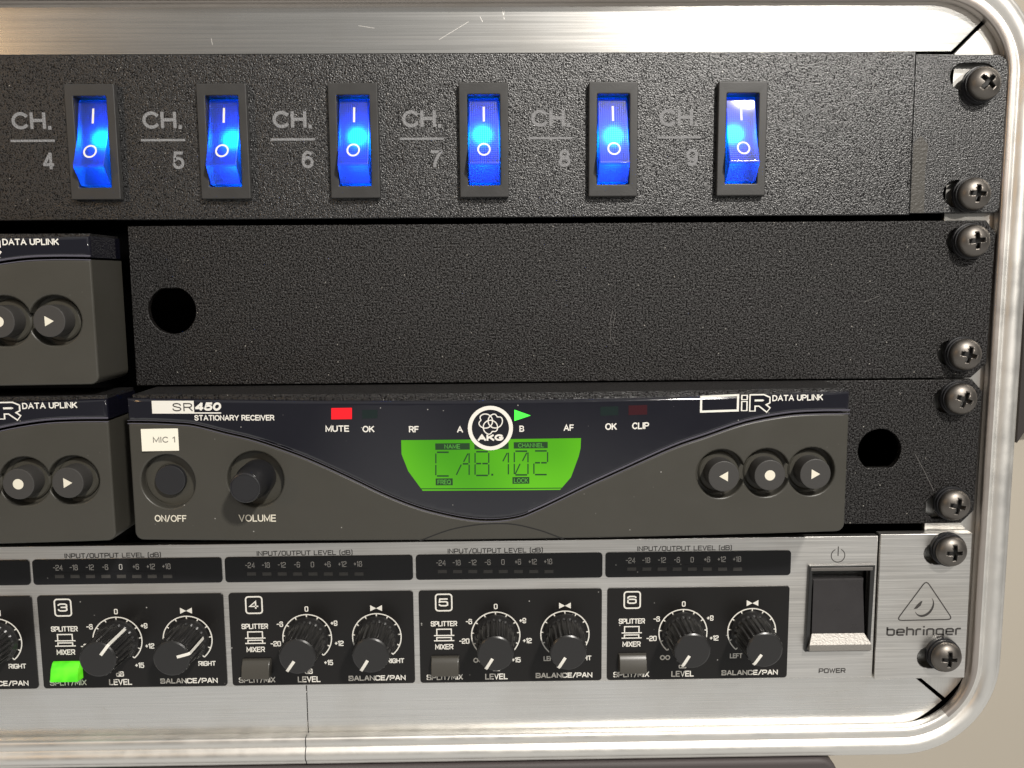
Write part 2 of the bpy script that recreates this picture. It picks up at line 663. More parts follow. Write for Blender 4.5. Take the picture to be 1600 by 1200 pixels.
# square-shouldered stroke letters, on a grid 4 wide and 6 high
GL = {
    'A': (4, [[(0, 0), (1.7, 6), (2.3, 6), (4, 0)], [(0.7, 2), (3.3, 2)]]),
    'B': (4, [[(0, 3.1), (0, 0), (3.4, 0), (4, .7), (4, 2.5), (3.4, 3.1), (0, 3.1), (0, 6), (3.2, 6), (3.7, 5.5), (3.7, 3.6), (3.3, 3.1)]]),
    'C': (4, [[(4, 4.6), (4, 5.3), (3.3, 6), (.7, 6), (0, 5.3), (0, .7), (.7, 0), (3.3, 0), (4, .7), (4, 1.4)]]),
    'D': (4, [[(0, 0), (0, 6), (3, 6), (4, 5), (4, 1), (3, 0), (0, 0)]]),
    'E': (3.6, [[(3.6, 6), (0, 6), (0, 0), (3.6, 0)], [(0, 3.1), (3.2, 3.1)]]),
    'F': (3.6, [[(3.6, 6), (0, 6), (0, 0)], [(0, 3), (3.2, 3)]]),
    'G': (4, [[(4, 4.8), (4, 5.3), (3.3, 6), (.7, 6), (0, 5.3), (0, .7), (.7, 0), (3.3, 0), (4, .7), (4, 2.8), (2.2, 2.8)]]),
    'H': (4, [[(0, 0), (0, 6)], [(4, 0), (4, 6)], [(0, 3), (4, 3)]]),
    'I': (0.2, [[(.1, 0), (.1, 6)]]),
    'L': (3.4, [[(0, 6), (0, 0), (3.4, 0)]]),
    'M': (4.6, [[(0, 0), (0, 6), (2.3, 1.6), (4.6, 6), (4.6, 0)]]),
    'N': (4, [[(0, 0), (0, 6), (4, 0), (4, 6)]]),
    'O': (4, [[(0, .7), (0, 5.3), (.7, 6), (3.3, 6), (4, 5.3), (4, .7), (3.3, 0), (.7, 0), (0, .7)]]),
    'P': (4, [[(0, 0), (0, 6), (3.3, 6), (4, 5.3), (4, 3.2), (3.3, 2.5), (0, 2.5)]]),
    'R': (4, [[(0, 0), (0, 6), (3.3, 6), (4, 5.3), (4, 3.4), (3.3, 2.7), (0, 2.7)], [(2.2, 2.7), (4, 0)]]),
    'S': (4, [[(4, 4.7), (4, 5.3), (3.3, 6), (.7, 6), (0, 5.3), (0, 3.8), (.7, 3.1), (3.3, 3.1), (4, 2.4), (4, .7), (3.3, 0), (.7, 0), (0, .7), (0, 1.3)]]),
    'T': (4, [[(0, 6), (4, 6)], [(2, 6), (2, 0)]]),
    'U': (4, [[(0, 6), (0, .7), (.7, 0), (3.3, 0), (4, .7), (4, 6)]]),
    'V': (4, [[(0, 6), (2, 0), (4, 6)]]),
    'W': (5.4, [[(0, 6), (1.3, 0), (2.7, 5.4), (4.1, 0), (5.4, 6)]]),
    'X': (4, [[(0, 0), (4, 6)], [(0, 6), (4, 0)]]),
    '/': (2.6, [[(0, -.4), (2.6, 6.4)]]),
    '(': (1, [[(1, 6.8), (.2, 6), (.2, 0), (1, -.8)]]),
    ')': (1, [[(0, 6.8), (.8, 6), (.8, 0), (0, -.8)]]),
    'd': (3.6, [[(3.6, 6), (3.6, 0), (.7, 0), (0, .7), (0, 3.2), (.7, 3.9), (3.6, 3.9)]]),
    '0': (3.6, [[(0, .7), (0, 5.3), (.7, 6), (2.9, 6), (3.6, 5.3), (3.6, .7), (2.9, 0), (.7, 0), (0, .7)]]),
    '1': (1.4, [[(0, 5), (1.2, 6), (1.2, 0)]]),
    '2': (3.6, [[(0, 4.8), (0, 5.3), (.7, 6), (2.9, 6), (3.6, 5.3), (3.6, 3.9), (2.9, 3.2), (.7, 2.6), (0, 1.9), (0, 0), (3.6, 0)]]),
    '3': (3.6, [[(0, 4.9), (0, 5.3), (.7, 6), (2.9, 6), (3.6, 5.3), (3.6, 3.7), (3.0, 3.1), (1.2, 3.1)], [(3.0, 3.1), (3.6, 2.5), (3.6, .7), (2.9, 0), (.7, 0), (0, .7), (0, 1.2)]]),
    '4': (3.9, [[(2.9, 0), (2.9, 6), (0, 1.7), (3.9, 1.7)]]),
    '5': (3.6, [[(3.5, 6), (.2, 6), (0, 3.3), (.5, 3.6), (2.9, 3.6), (3.6, 2.9), (3.6, .7), (2.9, 0), (.7, 0), (0, .7), (0, 1.1)]]),
    '6': (3.6, [[(3.5, 5.0), (3.5, 5.3), (2.9, 6), (.7, 6), (0, 5.3), (0, .7), (.7, 0), (2.9, 0), (3.6, .7), (3.6, 2.8), (2.9, 3.5), (0, 3.5)]]),
    '8': (3.6, [[(.7, 3.2), (.2, 3.7), (.2, 5.4), (.8, 6), (2.8, 6), (3.4, 5.4), (3.4, 3.7), (2.9, 3.2), (.7, 3.2), (0, 2.5), (0, .7), (.7, 0), (2.9, 0), (3.6, .7), (3.6, 2.5), (2.9, 3.2)]]),
    '9': (3.6, [[(.1, 1), (.1, .7), (.7, 0), (2.9, 0), (3.6, .7), (3.6, 5.3), (2.9, 6), (.7, 6), (0, 5.3), (0, 3.2), (.7, 2.5), (3.6, 2.5)]]),
    '+': (2.6, [[(0, 3), (2.6, 3)], [(1.3, 1.6), (1.3, 4.4)]]),
    '-': (2.2, [[(0, 3), (2.2, 3)]]),
    ' ': (1.4, []),
}


def _el(cx, cz, rx, rz, a0, a1, n=14):
    return [(cx + rx * math.cos(math.radians(a0 + (a1 - a0) * k / n)), cz + rz * math.sin(math.radians(a0 + (a1 - a0) * k / n))) for k in range(n + 1)]


def _sm(p, n=4):
    out = []
    for i in range(len(p) - 1):
        p0, p1, p2, p3 = p[max(0, i - 1)], p[i], p[i + 1], p[min(len(p) - 1, i + 2)]
        for k in range(n):
            t = k / n
            out.append(tuple(0.5 * (2 * p1[j] + (p2[j] - p0[j]) * t + (2 * p0[j] - 5 * p1[j] + 4 * p2[j] - p3[j]) * t * t + (3 * p1[j] - p0[j] - 3 * p2[j] + p3[j]) * t ** 3) for j in (0, 1)))
    out.append(p[-1])
    return out


# round grotesque letters on the same grid
GR = {
    'A': (4.6, [[(0, 0), (2.3, 6), (4.6, 0)], [(.8, 2), (3.8, 2)]]),
    'B': (3.8, [[(0, 3.1), (2.2, 3.1)] + _el(2.2, 1.55, 1.6, 1.55, 90, -90)[1:] + [(0, 0), (0, 6), (2.1, 6)] + _el(2.1, 4.55, 1.45, 1.45, 90, -90)[1:]]),
    'C': (4.4, [_el(2.4, 3, 2.4, 3, 42, 318, 20)]),
    'D': (4.2, [[(0, 0), (0, 6), (1.6, 6)] + _el(1.6, 3, 2.6, 3, 90, -90)[1:] + [(0, 0)]]),
    'E': (3.5, [[(3.5, 6), (0, 6), (0, 0), (3.5, 0)], [(0, 3.1), (3.2, 3.1)]]),
    'F': (3.3, [[(3.3, 6), (0, 6), (0, 0)], [(0, 3), (2.9, 3)]]),
    'G': (4.8, [_el(2.5, 3, 2.5, 3, 42, 335, 20) + [(4.75, 2.8), (2.8, 2.8)]]),
    'H': (4.0, [[(0, 0), (0, 6)], [(4, 0), (4, 6)], [(0, 3.1), (4, 3.1)]]),
    'I': (0.2, [[(.1, 0), (.1, 6)]]),
    'K': (4.0, [[(0, 0), (0, 6)], [(3.8, 6), (.1, 2.4)], [(1.4, 3.6), (4.1, 0)]]),
    'L': (3.2, [[(0, 6), (0, 0), (3.2, 0)]]),
    'M': (4.8, [[(0, 0), (0, 6), (2.4, .8), (4.8, 6), (4.8, 0)]]),
    'N': (4.0, [[(0, 0), (0, 6), (4, 0), (4, 6)]]),
    'O': (5.0, [_el(2.5, 3, 2.5, 3, 0, 360, 28)]),
    'P': (3.8, [[(0, 0), (0, 6), (2.2, 6)] + _el(2.2, 4.4, 1.6, 1.6, 90, -90)[1:] + [(0, 2.8)]]),
    'Q': (5.0, [_el(2.5, 3, 2.5, 3, 0, 360, 28), [(3, 1.4), (4.9, -.3)]]),
    'R': (4.0, [[(0, 0), (0, 6), (2.3, 6)] + _el(2.3, 4.45, 1.55, 1.55, 90, -90)[1:] + [(0, 2.9)], [(2.4, 2.9), (4, 0)]]),
    'S': (4.0, [_sm([(3.8, 4.5), (3.4, 5.5), (2.0, 6), (.7, 5.6), (.25, 4.5), (.9, 3.6), (2.1, 3.1), (3.4, 2.5), (3.95, 1.5), (3.4, .45), (2.0, 0), (.6, .5), (.1, 1.6)])]),
    'T': (4.0, [[(0, 6), (4, 6)], [(2, 6), (2, 0)]]),
    'U': (4.0, [[(0, 6)] + _el(2, 2, 2, 2, 180, 360) + [(4, 6)]]),
    'V': (4.4, [[(0, 6), (2.2, 0), (4.4, 6)]]),
    'Y': (4.4, [[(0, 6), (2.2, 2.7), (4.4, 6)], [(2.2, 2.7), (2.2, 0)]]),
    '/': (2.4, [[(0, -.2), (2.4, 6.2)]]),
    '.': (0.3, [[(.15, -.35), (.15, .25)]]),
    ' ': (1.2, []),
    '0': (3.7, [_el(1.85, 3, 1.85, 3, 0, 360, 24)]),
    '1': (1.6, [[(0, 4.6), (1.5, 6), (1.5, 0)]]),
    '4': (4.0, [[(3.0, 0), (3.0, 6)], [(2.8, 5.9), (0.1, 1.6)], [(0, 1.5), (4.0, 1.5)]]),
    '5': (3.8, [[(3.5, 6), (.7, 6)] + _sm([(.3, 3.0), (1.8, 3.85), (3.4, 3.1), (3.75, 1.9), (3.3, .5), (1.8, 0), (.6, .4), (0, 1.4)])]),
    '6': (3.7, [_el(1.85, 1.9, 1.85, 1.9, 0, 360, 24), [(0, 1.9), (0, 3.0)] + _el(2.0, 3.1, 2.0, 2.9, 176, 52, 12)]),
    '7': (3.7, [[(0, 6), (3.7, 6)] + _sm([(3.6, 5.8), (2.2, 3.6), (1.4, 1.8), (1.1, 0)])]),
    '8': (3.7, [_el(1.85, 4.55, 1.55, 1.45, -90, 270, 20), _el(1.85, 1.55, 1.85, 1.55, 90, 450, 20)]),
    '9': (3.7, [_el(1.85, 4.1, 1.85, 1.9, 0, 360, 24), [(3.7, 4.1), (3.7, 3.0)] + _el(1.7, 2.9, 2.0, 2.9, -4, -128, 12)]),
}


def letters(mb, s, x0, x1, z0, z1, y, w, G=None, shear=0.0, gap=1.5):
    """Stroke lettering fitted between x0..x1 (None = natural width) and z0..z1."""
    G = G or GL
    tot = sum(G[c][0] for c in s) + gap * (len(s) - 1)
    kz = (z1 - z0 - w) / 6.0
    if isinstance(x1, tuple):   # (centre, ) : natural width about x0
        kx = kz * x1[0]
        x0 = x0 - tot * kx / 2
    else:
        kx = (x1 - x0 - w) / tot
        x0 += w / 2
    cx = 0.0
    k = 0
    for c in s:
        wd, pls = G[c]
        for pl in pls:
            pts = [(x0 + (cx + px + shear * pz) * kx, z0 + w / 2 + pz * kz) for px, pz in pl]
            cl = len(pts) > 3 and abs(pts[0][0] - pts[-1][0]) < 1e-6 and abs(pts[0][1] - pts[-1][1]) < 1e-6
            mb.stroke(pts[:-1] if cl else pts, w, y - 0.004 * (k % 4), cl)
            k += 1
        cx += wd + gap
    return mb


def copy_tree(o, parent=None, dloc=None, skip=()):
    c = o.copy()
    COL.objects.link(c)
    if parent is not None:
        c.parent = parent
    if dloc is not None:
        c.location = o.location + Vector(dloc) * MM
    ORG[c.name] = ORG[o.name] + (Vector(dloc) if dloc is not None else Vector((0, 0, 0)))
    for ch in list(o.children):
        if ch.name.split('.')[0] in skip or ch.get('_only'):
            continue
        copy_tree(ch, c)
    return c


# ------------------------------------------------------------------ setting: wall, things beyond the case
wall = MB().box(-900, 1500, 420, 440, -900, 900).build('back_wall', 'wall_paint')
tag(wall, kind='structure')
dk = MB()
xa_, za_ = at(1589, 692, 404)
xb_, zb_ = at(1600, 676, 404)
dk.prism([(xa_, za_), (xb_, zb_), (xb_ + 300, zb_ + 40), (xb_ + 300, 520), (xa_, 520)], 404, 419)
d = dk.build('wall_board', 'dark_cloth')
tag(d, 'dark grey board on the beige wall beyond the right edge of the flight case', 'board')
st = MB()
st.plate(rrect(-260, 99.5, -80, -24.6, 6), -1, 160, bevel=1.5)
s_ = st.build('support_block', 'stand_plastic')
tag(s_, 'dark purple grey block the flight case rests on', 'block')

# ------------------------------------------------------------------ flight case
case = thing('flight_case', (0, 60, -16), 'silver aluminium edged flight case holding the rack equipment', 'flight case')
sh = MB()
sh.plate(rrect(-260, 145.6, -23.4, 199, 28, 10), 4.8, 190, [rrect(-256, 139.4, -17, 192.8, 21, 10)], bevel=0.2)
sh.box(-256, 139, 70, 72, -17, 192.5)
sh.build('case_shell', 'case_black', case)
RT = 3.0   # depth of the rail faces
tr = MB().plate([(-260, 178.3), (123.6, 178.3), (136.4, 191.1), (134, 192.5), (-260, 192.5)], RT, RT + 1.6, bevel=0.15)
tr.build('top_rail', 'brushed_rail', case)
br1 = MB().plate([(-260, -16.5), (-58.55, -16.5), (-58.55, -0.1), (-260, -0.1)], RT, RT + 1.6, bevel=0.12)
br1.build('bottom_rail', 'brushed_rail', case)
def gap_arc(a0, a1, n=10):
    out = []
    for k in range(n + 1):
        a = a0 + (a1 - a0) * k / n
        rr = 20.7 - 1.7 * math.sin(PI * min(1, max(0, (a + 82) / 70.0))) ** 1.3
        out.append((117.7 + rr * math.cos(math.radians(a)), 4.5 + rr * math.sin(math.radians(a))))
    return out


br2 = MB().plate([(-58.35, -16.5)] + gap_arc(-86, -44.5) + [(121.2, -0.1), (-58.35, -0.1)], RT, RT + 1.6, bevel=0.12)
br2.build('bottom_rail', 'brushed_rail', case)
sr = MB().plate([(122.7, -0.2)] + gap_arc(-41, -8) + [(138.6, 6), (138.6, 178), (137, 190.2), (124.6, 177.8)], RT, RT + 1.6, bevel=0.12)
sr.build('side_rail', 'brushed_rail_upright', case)
# lip: rounded extrusion swept round the opening
PX, PT, PB, PR = 137.7, 191.1, -15.5, 20.0
path = [(-260, PT, 0, 1)]
path += [(x, PT, 0, 1) for x in (-100, -20, 60)]
for k in range(17):
    a = math.radians(90 - 90 * k / 16)
    path.append((PX - PR + PR * math.cos(a), PT - PR + PR * math.sin(a), math.cos(a), math.sin(a)))
path += [(PX, z, 1, 0) for z in (130, 88, 40)]
for k in range(17):
    a = math.radians(-90 * k / 16)
    path.append((PX - PR + PR * math.cos(a), PB + PR + PR * math.sin(a), math.cos(a), math.sin(a)))
path += [(x, PB, 0, -1) for x in (60, -20, -100)]
path.append((-260, PB, 0, -1))
prof = [(0.5, 2.95), (0.12, 2.4), (0.0, 1.2), (0.0, 0.2), (0.2, -0.35), (0.7, -0.65), (1.6, -0.8), (2.4, -0.72), (2.75, -0.5), (3.05, -0.5), (3.4, -0.8),
        (3.9, -1.25), (4.7, -1.65), (5.7, -1.75), (6.6, -1.45), (7.1, -1.0), (7.35, -0.8), (7.7, -0.75), (8.2, -0.5), (8.7, 0.2), (8.9, 2), (8.9, 8)]
lp = MB()
rows = [[(x + nx * o_, y, z + nz_ * o_) for o_, y in prof] for x, z, nx, nz_ in path]
n_ = len(prof)
lp.add([p for row in rows for p in row], [(j * n_ + i, j * n_ + i + 1, (j + 1) * n_ + i + 1, (j + 1) * n_ + i) for j in range(len(rows) - 1) for i in range(n_ - 1)])
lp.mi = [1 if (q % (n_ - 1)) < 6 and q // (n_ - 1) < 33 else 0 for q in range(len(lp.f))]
lip = lp.build('edge_trim', ['lip_metal', 'lip_wall_shaded'], case, sharp=50)
sm = MB()
sm.add([(-58.58 + 0.26 * dx, y - 0.06, PB - o_) for o_, y in prof[2:21] for dx in (0, 1)], [(2 * i, 2 * i + 1, 2 * i + 3, 2 * i + 2) for i in range(18)])
sm.build('trim_seam', 'seam_black', lip)

SCR = [o for o in SC.objects if o.name == 'top_rail'][0]
for (u0, v0, u1, v1, w) in ((686, 62, 732, 34, .16), (750, 26, 754, 34, .25), (784, 12, 788, 30, .3), (788, 14, 787, 26, .2), (330, 60, 332, 70, .22), (1240, 40, 1262, 33, .18), (1290, 24, 1299, 20, .2), (940, 30, 960, 18, .12), (560, 40, 585, 44, .14)):
    MB().stroke([at(u0, v0, RT), at(u1, v1, RT)], w * 0.6, RT - 0.02).build('scratch', 'scratch', SCR)
for (u0, v0, u1, v1, w) in ((1240, 1090, 1330, 1078, .16), (1250, 1100, 1340, 1092, .12), (1310, 1112, 1360, 1100, .16), (160, 1106, 167, 1110, .3), (200, 1132, 202, 1135, .4), (1405, 1110, 1440, 1098, .14)):
    MB().stroke([at(u0, v0, RT), at(u1, v1, RT)], w * 0.6, RT - 0.02).build('scratch', 'scratch', [o for o in SC.objects if o.name == 'bottom_rail.001'][0])

# ------------------------------------------------------------------ power panel with rocker switches
pw = thing('switch_panel', (0, 0, 134), 'black textured rack panel with a row of six lit blue rocker switches', 'rack panel')
SWX, SWP, SWW, SZT, SZB = -114.39, 34.58, 13.15, 169.39, 139.47
holes = [rrect(SWX + SWP * i + 1.2, SWX + SWP * i + SWW - 1.2, SZB + 2, SZT - 2, 0.3) for i in range(6)]
MB().plate([(-260, 134.2), (112.3, 134.2), (111.9, 177.3), (-260, 177.3)], -1.3, 1.0, holes, bevel=0.35).build('front_panel', 'coat_wrinkle', pw)
ear = MB().plate(arc(136.3, 136.3, 1.6, 270, 360, 4) + [(138.2, 172.5)] + arc(134.2, 172.9, 4.0, 20, 75, 4) + [(112.6, 177.0), (112.8, 134.7)], 0, 2.4,
                 [slot(122.2, 134.6, 171.0, 7.0), slot(122.0, 134.4, 140.0, 7.0)], bevel=0.3)
ear.build('mounting_ear', 'coat_wrinkle', pw)
MB().prism([(113.0, 134.9), (116.9, 134.8), (116.6, 147), (117.1, 153), (115.0, 155.6), (113.0, 153.5)], -0.06, 0.05).build('tape_residue', 'residue', pw)
for i in range(6):
    lt = MB()
    fx = SWX + SWP * i
    letters(lt, 'CH.', fx - 15.3, fx - 4.8, 158.15, 162.65, -1.36, 0.86, GR)
    lt.rect(fx - 16.0, fx - 4.2, 154.9, 155.5, -1.36)
    letters(lt, str(4 + i), fx - 7.9, fx - 4.75, 147.6, 152.2, -1.36, 0.78, GR)
    lt.build('lettering', 'print_grey', pw)

ZC = 154.43


def make_switch(fx):
    cx = fx + SWW / 2
    h = MB().plate(rrect(fx, fx + SWW, SZB, SZT, 0.35, 2), -3.4, -1.3, [rrect(fx + 2.25, fx + SWW - 2.25, SZB + 3.2, SZT - 3.1, 0.25, 2)], bevel=0.28)
    x0, x1, z0, z1 = fx + 2.25, fx + SWW - 2.25, SZB + 3.2, SZT - 3.1
    t = 1.1
    for a in ((x0 - t, x0, z0 - t, z1 + t), (x1, x1 + t, z0 - t, z1 + t), (x0, x1, z0 - t, z0), (x0, x1, z1, z1 + t)):
        h.box(a[0], a[1], -1.6, 9, a[2], a[3])
    h.box(x0 - t, x1 + t, 9, 10, z0 - t, z1 + t)
    ho = h.build('rocker_switch', 'housing_grey', pw, origin=(cx, -1.3, ZC))
    rk = MB()
    w = 4.05
    pr_ = [(11.45, -0.5), (10.9, -1.05), (1.2, -3.2), (-6.2, -6.6), (-6.75, -6.55), (-11.2, -3.0), (-11.4, 1.2), (11.45, 1.2)]
    n = len(pr_)
    rk.add([(cx - w, y, ZC + z) for z, y in pr_] + [(cx + w, y, ZC + z) for z, y in pr_],
           [tuple(range(n)), tuple(range(2 * n - 1, n - 1, -1))] + [(i, n + i, n + (i + 1) % n, (i + 1) % n) for i in range(n)])
    bm_fix(rk)
    rk.build('rocker', 'rocker_blue', ho, origin=(cx, -1.3, ZC), bevel=0.35, sharp=25)
    mk = MB()

    def on(z):   # y of the rocker face at local height z
        return -1.05 - (10.9 - z) * (2.15 / 9.7) if z > 1.2 else -3.2 - (1.2 - z) * (3.4 / 7.4)
    zs = [9.0, 5.0]
    mk.add([(cx + dx, on(z) - 0.06, ZC + z) for z in zs for dx in (-0.28, 0.28)], [(0, 1, 3, 2)])
    v, f = [], []
    for k in range(28):
        a = 2 * PI * k / 28
        for rr in (1.32, 1.78):
            z = -2.6 + rr * math.sin(a)
            v.append((cx + rr * math.cos(a), on(z) - 0.08, ZC + z))
    for k in range(28):
        j = (k + 1) % 28
        f.append((2 * k, 2 * k + 1, 2 * j + 1, 2 * j))
    mk.add(v, f)
    mk.build('marking', 'print_white', ho, origin=(cx, -1.3, ZC))
    lm = MB()
    lm.box(x0, x1, 8.2, 8.9, z0, z1)
    lm.build('lamp_reflector', 'lamp_back', ho, origin=(cx, -1.3, ZC))
    core = MB()
    core.lathe([(0.3, 6.6), (2.0, 5.8), (2.6, 4.4), (2.4, 3.2), (1.6, 2.2), (0.5, 1.8)], cx + 0.2, ZC + 0.6, 24)
    core.build('lamp', 'lamp_core', ho, origin=(cx, -1.3, ZC))
    return ho


def bm_fix(mb):
    bm = bmesh.new()
    vs_ = [bm.verts.new(v) for v in mb.v]
    for f in mb.f:
        bm.faces.new([vs_[i] for i in f])
    bmesh.ops.recalc_face_normals(bm, faces=bm.faces)
    bm.verts.index_update()
    mb.f = [tuple(v.index for v in f.verts) for f in bm.faces]
    bm.free()
    mb.mi = [0] * len(mb.f)


sw0 = make_switch(SWX)
for i, (jx, jz) in enumerate(((0.5, -0.2), (-0.2, 0.5), (-0.7, 0.9), (0.6, 0.3), (-0.8, 0.6)), 1):
    c_ = copy_tree(sw0, pw, (SWP * i, 0, 0))
    for ch in c_.children:
        if ch.name.startswith('lamp') and 'reflector' not in ch.name:
            ch.location.x += jx * MM
            ch.location.z += jz * MM

# ------------------------------------------------------------------ blank panel, short ear plate
bp = thing('blank_panel', (0, 0, 88), 'wide black speckled blanking plate with one round hole under the blue switch panel', 'blanking plate')
MB().plate([(-101.6, 88.9), (132.6, 88.9), (136.9, 93.0), (137.3, 129.2), (134.4, 132.7), (-101.4, 132.7)], 0, 2.2,
           [flat_hole(*at(268.7, 485), 6.5, 6.0, True), slot(123.6, 134.2, 127.2, 6.8), slot(122.8, 133.4, 96.0, 6.8)], bevel=0.3).build('front_panel', 'coat_grain', bp)
ep = thing('ear_plate', (0, 0, 47), 'short black speckled ear plate with a round hole beside the receiver showing the green display', 'ear plate')
hx, hz = at(1374.5, 703.7)
MB().plate([(60, 46.9), (132.2, 46.7), (135.8, 50.4), (136.2, 85.0), (133.0, 88.5), (60, 88.5)], 0, 2.2,
           [flat_hole(hx, hz, 6.15, 5.0, False), slot(122.4, 132.8, 82.6, 6.8), slot(121.5, 132.0, 51.6, 6.8)], bevel=0.3).build('front_panel', 'coat_grain', ep)

for pts in ([(957, 485), (953, 505), (954, 532)], [(962, 488), (958, 510)], [(1350, 472), (1375, 462)], [(958, 528), (962, 538)]):
    MB().stroke([at(u, v) for u, v in pts], 0.13, -0.05).build('scratch', 'scratch_dull', bp)
MB().stroke([at(1430, 710), at(1444, 736), at(1459, 767)], 0.16, -0.05).build('scratch', 'scratch_dull', ep)

# ------------------------------------------------------------------ receivers
XL, XR, ZB_, ZT_ = -96.5, 90.7, 50.4, 88.0
XM = (XL + XR) / 2
YF = -18.6


def bulge(x, y=None):
    t = (x - XM) / ((XR - XL) / 2)
    b = -3.6 * max(0.0, 1 - t * t)
    if y is None:
        return b
    k = min(1.0, max(0.0, (-y - 6) / 10.0))
    return b * k


def aF(u, v, dy=0.0):
    Y = YF - 2
    for _ in range(5):
        x, z = at(u, v, Y + dy)
        Y = YF + bulge(x)
    return x, z


rec = thing('radio_receiver', (XM, 0, ZB_), 'grey half rack receiver with lit green display and white sticker above the silver mixer', 'receiver', 'half rack wireless receivers')
curve_px = [(197, 659.8), (222, 659.9), (245, 660.4), (275, 662), (304.6, 664.8), (353, 676.7), (400, 688.2), (459.6, 708.5), (500, 725), (550, 748), (600, 772), (645, 790),
            (682.5, 801), (730, 810.5), (770, 813), (810, 809), (840, 797.5), (875, 781), (920, 759), (975, 734), (1050, 699.5), (1101.7, 681.5), (1164, 660.5), (1226.7, 648.5), (1275, 645), (1326.7, 644.5)]
curve_px = [(u, v if not 780 < u < 1000 else v - 1) for u, v in curve_px]
cv = [aF(u, v) for u, v in curve_px]


def smooth(p, n=4):
    out = []
    for i in range(len(p) - 1):
        p0, p1, p2, p3 = p[max(0, i - 1)], p[i], p[i + 1], p[min(len(p) - 1, i + 2)]
        for k in range(n):
            t = k / n
            out.append(tuple(0.5 * (2 * p1[j] + (p2[j] - p0[j]) * t + (2 * p0[j] - 5 * p1[j] + 4 * p2[j] - p3[j]) * t * t + (3 * p1[j] - p0[j] - 3 * p2[j] + p3[j]) * t ** 3) for j in (0, 1)))
    out.append(p[-1])
    return out


cv[0] = (XL, cv[0][1])
cv[-1] = (XR, cv[-1][1])
cv = smooth(cv)
lower = [(x, z - 0.28) for x, z in cv]
upper = [(x, z + 0.28) for x, z in cv]
# lens top edge dips a little towards the middle
top = [(XR - (XR - XL) * k / 24, ZT_ - 1.0 * (1 - ((k - 12) / 12.0) ** 2)) for k in range(25)]
b1, b2 = aF(1127.7, 741.7), aF(1197.5, 737.5)
b3 = aF(1269, 736.5)
bz = (b1[1] + b2[1] + b3[1]) / 3
pit = (b3[0] - b1[0]) / 2
BC = [(b2[0] + (k - 1) * pit, bz) for k in range(3)]
BR = 6.35
hh = math.sqrt(BR * BR - (pit / 2) ** 2)
ang = math.degrees(math.atan2(hh, pit / 2))
trio = arc(BC[2][0], bz, BR, -180 + ang, 180 - ang, 28) + arc(BC[1][0], bz, BR, ang, 180 - ang, 12)[1:] + arc(BC[0][0], bz, BR, ang, 360 - ang, 28)[1:] + arc(BC[1][0], bz, BR, 180 + ang, 360 - ang, 12)[1:-1]
onx, onz = aF(262.4, 752.5)
vox, voz = aF(399, 749)
notch = [aF(656, 845), aF(700, 828.5), aF(740, 820.5), aF(772.5, 818), aF(805, 819.5), aF(845, 829), aF(880, 842)]
body_out = arc(XL + 2.2, ZB_ + 2.2, 2.2, 180, 270, 6) + [(XL + 6 + k * (XR - XL - 12) / 20, ZB_) for k in range(21)] + arc(XR - 2.2, ZB_ + 2.2, 2.2, 270, 360, 6) + lower[::-1]
bd = MB().plate(body_out, YF, -0.5, [trio, circle(onx, onz, 7.1), circle(vox, voz, 7.3)], bevel=0.55, res=3)
bd.slice_x(XL, XR, 40).warp(bulge)
body = bd.build('body', 'olive_plastic', rec, sharp=40)
for q, (a, b_, c_, d_) in enumerate(((BC[0][0] - 9, BC[2][0] + 9, bz - 9, bz + 9), (onx - 9, onx + 9, onz - 9, onz + 9), (vox - 9, vox + 9, voz - 9, voz + 9))):
    fl = MB().box(a, b_, YF + 3.0, YF + 4.0, c_, d_)
    fl = fl.slice_x(XL, XR, 40).warp(lambda x, y: bulge(x)).build('recess_floor', 'recess_plastic', body)
    if q:
        fl['_only'] = 1
rim = MB()
rim.stroke([(x, z - 0.05) for x, z in lower], 0.22, YF - 0.04)
rim.stroke(smooth(notch), 0.3, YF - 0.05)
rim.mi = [1] * (len(rim.f))
rim.mi[:len(lower) - 1] = [0] * (len(lower) - 1)
rim.slice_x(XL, XR, 40).warp(lambda x, y: bulge(x)).build('edge_line', ['lens_edge', 'seam_black'], body)
ln = MB().plate(upper + top, YF - 0.15, -0.5, bevel=0.95, res=5)
ln.slice_x(XL, XR, 40).warp(bulge)
lens = ln.build('lens', 'navy_lens', rec, sharp=50)
MB().box(XL + 0.8, XR - 0.8, -16.5, -0.4, 86.9, 88.65).slice_x(XL, XR, 40).warp(bulge).build('top_cover', 'cover_grain', rec)
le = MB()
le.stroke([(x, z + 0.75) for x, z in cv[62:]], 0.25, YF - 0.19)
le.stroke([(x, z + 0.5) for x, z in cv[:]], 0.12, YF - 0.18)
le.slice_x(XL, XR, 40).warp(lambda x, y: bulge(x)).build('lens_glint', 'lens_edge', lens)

DE = YF - 0.2   # face of prints on the lens


def warped(mb):
    return mb.slice_x(XL, XR, 40).warp(lambda x, y: bulge(x))


def tx(mb, s, u0, u1, v0, v1, y, bold=0.17, shear=0.0, gap=1.5):
    xa, za = aF(u0, (v0 + v1) / 2)
    xb, zb = aF(u1, (v0 + v1) / 2)
    _, zt = aF((u0 + u1) / 2, v0)
    _, zz = aF((u0 + u1) / 2, v1)
    letters(mb, s, xa, xb, zz, zt, y, bold * (zt - zz), GR, shear, gap)


